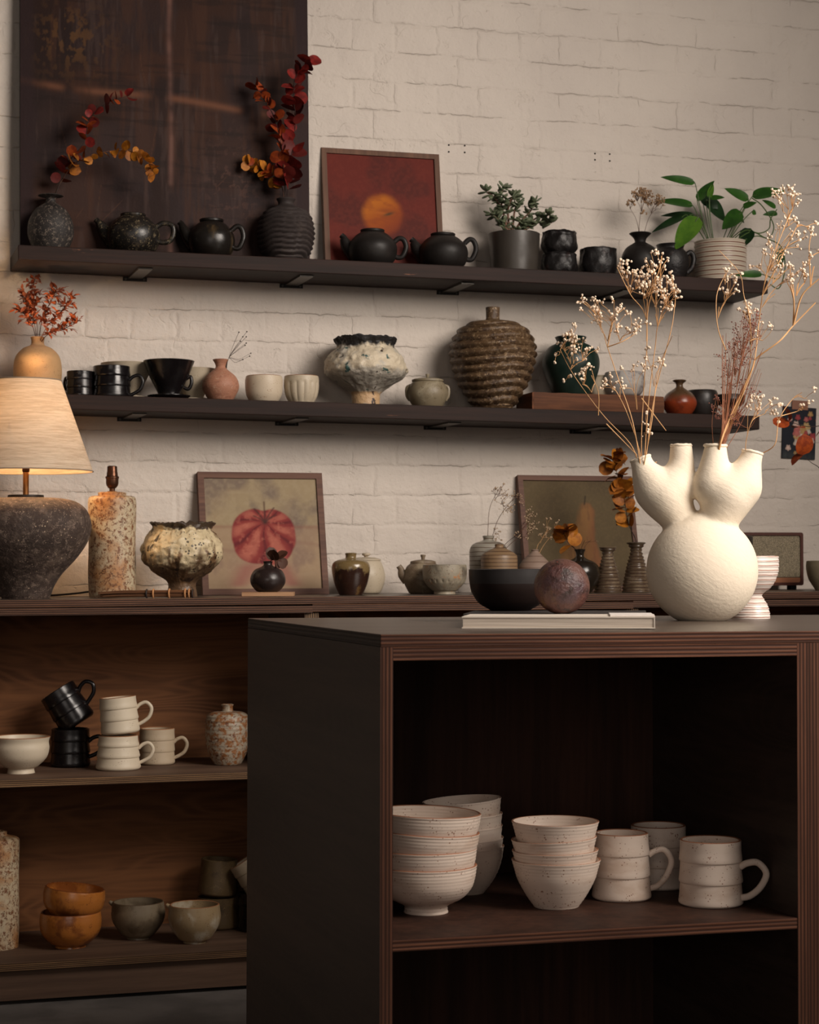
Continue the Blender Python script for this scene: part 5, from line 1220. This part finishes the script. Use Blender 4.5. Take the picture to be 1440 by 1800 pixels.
spray('short straw gypsophila sprig with sparse blossoms low in the leftmost spout', w0 - .012, [[(1130, 818), (1118, 770), (1100, 720), (1085, 690)], [(1132, 818), (1146, 740), (1158, 650), (1182, 590)], [(1138, 818), (1155, 812)], [(1066, 745), (1120, 800)], [(1128, 700), (1171, 757)]],
    [((1090, 700), (1078, 672), 24, 18, 20), ((1120, 720), (1110, 660), 26, 24, 14), ((1150, 680), (1145, 632), 22, 18, 16), ((1138, 760), (1140, 748), 7, 22, 10)], STRAW, BUD, seed=15, group=GL)
GR = 'dried stems in the third spout'
w0 = VW - .012
spray('thick pale straw stem forking right beyond the heather, in the third spout', w0, [[(1261, 806), (1268, 775), (1285, 730), (1322, 650), (1330, 630), (1370, 600), (1395, 572), (1434, 532)], [(1395, 572), (1396, 530), (1390, 500)], [(1395, 572), (1410, 520), (1440, 490)]],
    [((1396, 530), (1390, 490), 14, 22, 9), ((1400, 520), (1412, 480), 16, 20, 12), ((1425, 505), (1430, 440), 12, 30, 9)], STRAW, BUD, sr=.0021, seed=21, group=GR)
spray('tall straw sprig with cream blossoms reaching the pothos, in the third spout', w0 + .01, [[(1263, 806), (1275, 770), (1295, 720), (1325, 640), (1335, 560), (1348, 480), (1375, 410), (1392, 370)], [(1340, 520), (1380, 440), (1405, 390)]],
    [((1385, 385), (1380, 348), 24, 18, 40), ((1375, 410), (1395, 390), 18, 12, 12), ((1350, 480), (1385, 425), 32, 26, 32), ((1348, 490), (1340, 465), 22, 22, 16), ((1340, 520), (1368, 470), 26, 20, 18), ((1400, 400), (1432, 400), 10, 20, 9), ((1340, 540), (1405, 480), 20, 20, 12)], STRAW, BUD, sr=.0013, seed=22, group=GR)
spray('straw sprig bowing over the end of the top shelf, in the third spout', w0 - .01, [[(1261, 806), (1275, 760), (1310, 680), (1320, 620), (1318, 560), (1308, 520), (1300, 480), (1264, 440)], [(1276, 615), (1262, 575), (1260, 520), (1275, 482)]],
    [((1262, 560), (1290, 505), 22, 18, 20), ((1275, 500), (1285, 480), 20, 10, 10), ((1318, 570), (1313, 543), 15, 11, 26), ((1318, 600), (1345, 590), 20, 24, 10)], STRAW, BUD, sr=.0011, seed=23, group=GR)
rs = random.Random(31); mains = []; 
for k in range(46):
    x = 1268 + rs.uniform(0, 1) ** 1 * 75; y = 560 + rs.uniform(0, 130) + abs(x - 1320) * .3
    mains.append([(1262 + rs.uniform(-6, 6), 804), (1270 + (x - 1270) * .25, 745), (1270 + (x - 1270) * .7, y + 55), (x, y)])
mains.append([(1256, 800), (1252, 740), (1262, 690)]); mains.append([(1270, 800), (1300, 750), (1318, 712), (1335, 690)])
spray('bundle of fine pinkish-brown heather stalks in the third spout', w0 + .004, mains, [((1285, 700), (1285, 640), 18, 44, 120), ((1295, 680), (1310, 600), 20, 40, 130), ((1300, 650), (1325, 580), 14, 30, 60), ((1275, 740), (1262, 715), 10, 20, 50), ((1290, 740), (1295, 735), 14, 12, 40), ((1310, 700), (1325, 688), 14, 6, 16)],
    STR2, HEA, sr=.0006, br=.0013, seed=31, name='heather_bundle')
GS = 'gypsophila in the right spout'
spray('small gypsophila sprig leaning left in the rightmost spout', w0, [[(1318, 812), (1311, 790), (1314, 765), (1324, 738), (1345, 727)]], [((1324, 738), (1335, 715), 24, 16, 20), ((1314, 765), (1325, 700), 16, 10, 4), ((1345, 727), (1360, 712), 14, 14, 14)], STRAW, BUD, sr=.0009, seed=41, group=GS)
spray('small gypsophila sprig bending right across the postcard in the rightmost spout', w0 + .01, [[(1324, 812), (1335, 800), (1362, 782), (1368, 745), (1376, 725), (1395, 700), (1410, 690)], [(1374, 731), (1402, 723), (1420, 715)]], [((1370, 740), (1368, 735), 6, 10, 5), ((1395, 700), (1425, 700), 16, 16, 6), ((1402, 723), (1412, 716), 10, 6, 4)], STRAW, BUD, sr=.0010, seed=42, group=GS)
# bench dried flowers
w1 = depth(where(859, 1046, z_bench, -.17)[0])
spray('brownish dried flower spray standing in the grey ringed bottle', w1, [[(858, 965), (858, 930), (862, 890), (880, 855)], [(860, 965), (875, 915), (900, 880), (915, 868)]], [((870, 880), (880, 862), 14, 12, 30), ((885, 890), (895, 885), 22, 18, 45), ((900, 880), (912, 872), 12, 12, 16), ((870, 930), (872, 940), 10, 14, 16)], STM, BUDD, sr=.0008, br=.0017, seed=51)
w2 = depth(where(878, 1048, z_bench, -.25)[0])
spray('dried flower spray leaning right out of the tan ringed jar', w2, [[(879, 975), (890, 955), (915, 935), (930, 915)], [(880, 975), (905, 950), (935, 940)]], [((915, 935), (930, 915), 12, 18, 40), ((925, 940), (937, 925), 8, 18, 22), ((905, 945), (915, 940), 14, 10, 14)], STM, BUDD, sr=.0008, br=.0018, seed=52)
w3 = depth(where(941, 1048, z_bench, -.25)[0])
spray('pale wispy dried spray in the pinkish cone-shouldered jar', w3, [[(942, 985), (945, 960), (955, 945), (965, 925)], [(943, 985), (955, 960), (975, 935)]], [((955, 945), (966, 925), 10, 14, 22), ((950, 955), (962, 940), 12, 10, 16), ((970, 940), (982, 920), 6, 8, 4)], STRAW, BUDD, sr=.0006, br=.0019, seed=53)
spray('few dry grass blades in the glossy dark bottle', wD, [[(1020, 990), (1022, 965), (1028, 950)], [(1021, 990), (1028, 962), (1040, 948)], [(1020, 990), (1018, 960), (1016, 955)]], [((1028, 955), (1052, 952), 3, 3, 2)], STM, BUDD, sr=.0006, br=.001, seed=54, name='dry_grass')
w4 = depth(where(1126, 484, z_upper, -.12)[0])
spray('flat-topped brown dried yarrow in the black funnel-neck bottle', w4, [[(1124, 430), (1124, 395), (1128, 365)], [(1126, 430), (1120, 390), (1108, 366)], [(1128, 430), (1140, 385), (1155, 365)]],
    [((1128, 372), (1128, 340), 16, 8, 130), ((1108, 368), (1109, 358), 8, 6, 34), ((1145, 375), (1148, 352), 16, 9, 90), ((1130, 375), (1132, 374), 6, 4, 16), ((1152, 370), (1162, 362), 10, 9, 10)], STM, plain('brown_yarrow', lin(164, 130, 96), .85), sr=.0008, br=.0021, seed=55, name='dried_yarrow')

# jade plant
wJ = depth(where(904, 475, z_upper, -.1)[0]); pxs = wJ / F; base = atW(904, 412, wJ); rs = random.Random(9)
JAD = leafm('jade_leaf', lin(116, 124, 98), lin(82, 92, 70), .45); JST = plain('jade_branch', lin(112, 80, 62), .7)
r = bone('jade_plant', 'small jade plant with thick grey-green leaves in the dark pewter pot', 'plant', base); ms = MB(); ml = MB()
br_ = [[(893, 414), (885, 375), (872, 350), (856, 337)], [(895, 414), (884, 370), (880, 345), (886, 330)], [(897, 414), (893, 375), (898, 352), (908, 345)], [(900, 414), (905, 370), (912, 355)], [(893, 414), (875, 385), (862, 375)],
       [(905, 414), (925, 395), (950, 380), (965, 378)], [(902, 414), (915, 390), (932, 372), (940, 356)], [(905, 414), (930, 400), (955, 388), (970, 392)], [(896, 414), (888, 400), (882, 392)], [(903, 414), (918, 402), (932, 398)]]
for b_ in br_:
    P_ = crom([atW(x, y, wJ + (rs.uniform(-.035, .025) if i > 1 else 0)) for i, (x, y) in enumerate(b_)], 5); n_ = len(P_)
    ms.tube([p - base for p in P_], [(.0034 * (1 - .65 * i / n_)) for i in range(n_)], 7)
    for i in range(n_ // 3, n_, 2):
        for q_ in range(5 if i < n_ - 2 else 9):
            d = Vector((rs.uniform(-1, 1), rs.uniform(-1, 1), rs.uniform(-.4, 1))).normalized(); L = 15 * pxs * rs.uniform(.7, 1.15)
            ml.ball(P_[i] - base + d * L * .6, L * .5, 7, 6, sq=(.58, .24, 1), rot=d.to_track_quat('Z', 'Y').to_matrix())
ms.build('branches', JST, r); ml.build('leaves', JAD, r)

# pothos
wH = depth(where(1267, 487, z_upper, -.1)[0]); pxs = wH / F; base = atW(1267, 420, wH); rs = random.Random(4)
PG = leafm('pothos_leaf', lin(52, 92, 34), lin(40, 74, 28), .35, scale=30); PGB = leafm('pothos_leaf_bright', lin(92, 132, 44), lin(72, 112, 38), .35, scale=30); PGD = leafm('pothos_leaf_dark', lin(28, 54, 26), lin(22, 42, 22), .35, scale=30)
PS = plain('pothos_stalk', lin(70, 92, 46), .5)
r = bone('pothos_plant', 'trailing pothos with heart-shaped green leaves in the striped planter', 'plant', base)
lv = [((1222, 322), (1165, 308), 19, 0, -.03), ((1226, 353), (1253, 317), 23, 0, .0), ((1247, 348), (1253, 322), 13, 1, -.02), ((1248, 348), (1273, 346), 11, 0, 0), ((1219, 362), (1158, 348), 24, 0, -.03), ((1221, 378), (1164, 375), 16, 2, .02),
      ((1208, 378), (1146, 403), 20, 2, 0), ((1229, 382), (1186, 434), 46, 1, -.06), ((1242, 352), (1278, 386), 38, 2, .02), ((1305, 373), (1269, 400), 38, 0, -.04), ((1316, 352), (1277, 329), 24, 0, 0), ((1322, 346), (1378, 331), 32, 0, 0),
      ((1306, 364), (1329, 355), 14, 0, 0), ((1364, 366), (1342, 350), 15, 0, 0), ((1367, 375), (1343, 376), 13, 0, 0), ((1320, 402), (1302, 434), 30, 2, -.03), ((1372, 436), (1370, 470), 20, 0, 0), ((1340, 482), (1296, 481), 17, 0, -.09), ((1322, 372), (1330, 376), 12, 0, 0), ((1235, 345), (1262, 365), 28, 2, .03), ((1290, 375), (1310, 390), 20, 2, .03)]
ms = MB()
for (bx, by_), (tx, ty), wd_, ci, dz in lv:
    a = atW(bx, by_, wH + dz); b_ = atW(tx, ty, wH + dz + rs.uniform(-.02, .01)); d = b_ - a; L = d.length
    wpx = wd_ * pxs; tilt_ = rs.uniform(-.5, .5); nm = -FW + UP * rs.uniform(.2, .9) + RT * tilt_
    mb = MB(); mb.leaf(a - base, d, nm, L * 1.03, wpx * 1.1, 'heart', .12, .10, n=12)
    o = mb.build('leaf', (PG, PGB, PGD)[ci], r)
    if bx < 1345 and by_ < 420:
        st = atW(1245 + (bx - 1220) * .35, 425, wH + rs.uniform(-.015, .015)); mid = st.lerp(a, .5) + UP * .012 + RT * .004 * (1 if bx > 1260 else -1)
        ms.tube([p - base for p in crom([st, mid, a, a + d * .15], 4)], .0013, 6)
for path in ([(1290, 425), (1320, 408), (1345, 418), (1372, 432), (1380, 460), (1378, 485), (1369, 507), (1354, 500)], [(1285, 425), (1310, 405), (1335, 410), (1352, 402), (1355, 385), (1366, 368)], [(1300, 425), (1330, 415), (1352, 418), (1360, 395), (1340, 362), (1322, 348)], [(1372, 436), (1374, 470), (1368, 490), (1340, 482)]):
    ms.tube([p - base for p in crom([atW(x, y, wH - .03) for x, y in path], 6)], .0016, 6)
ms.build('stalks', PS, r)
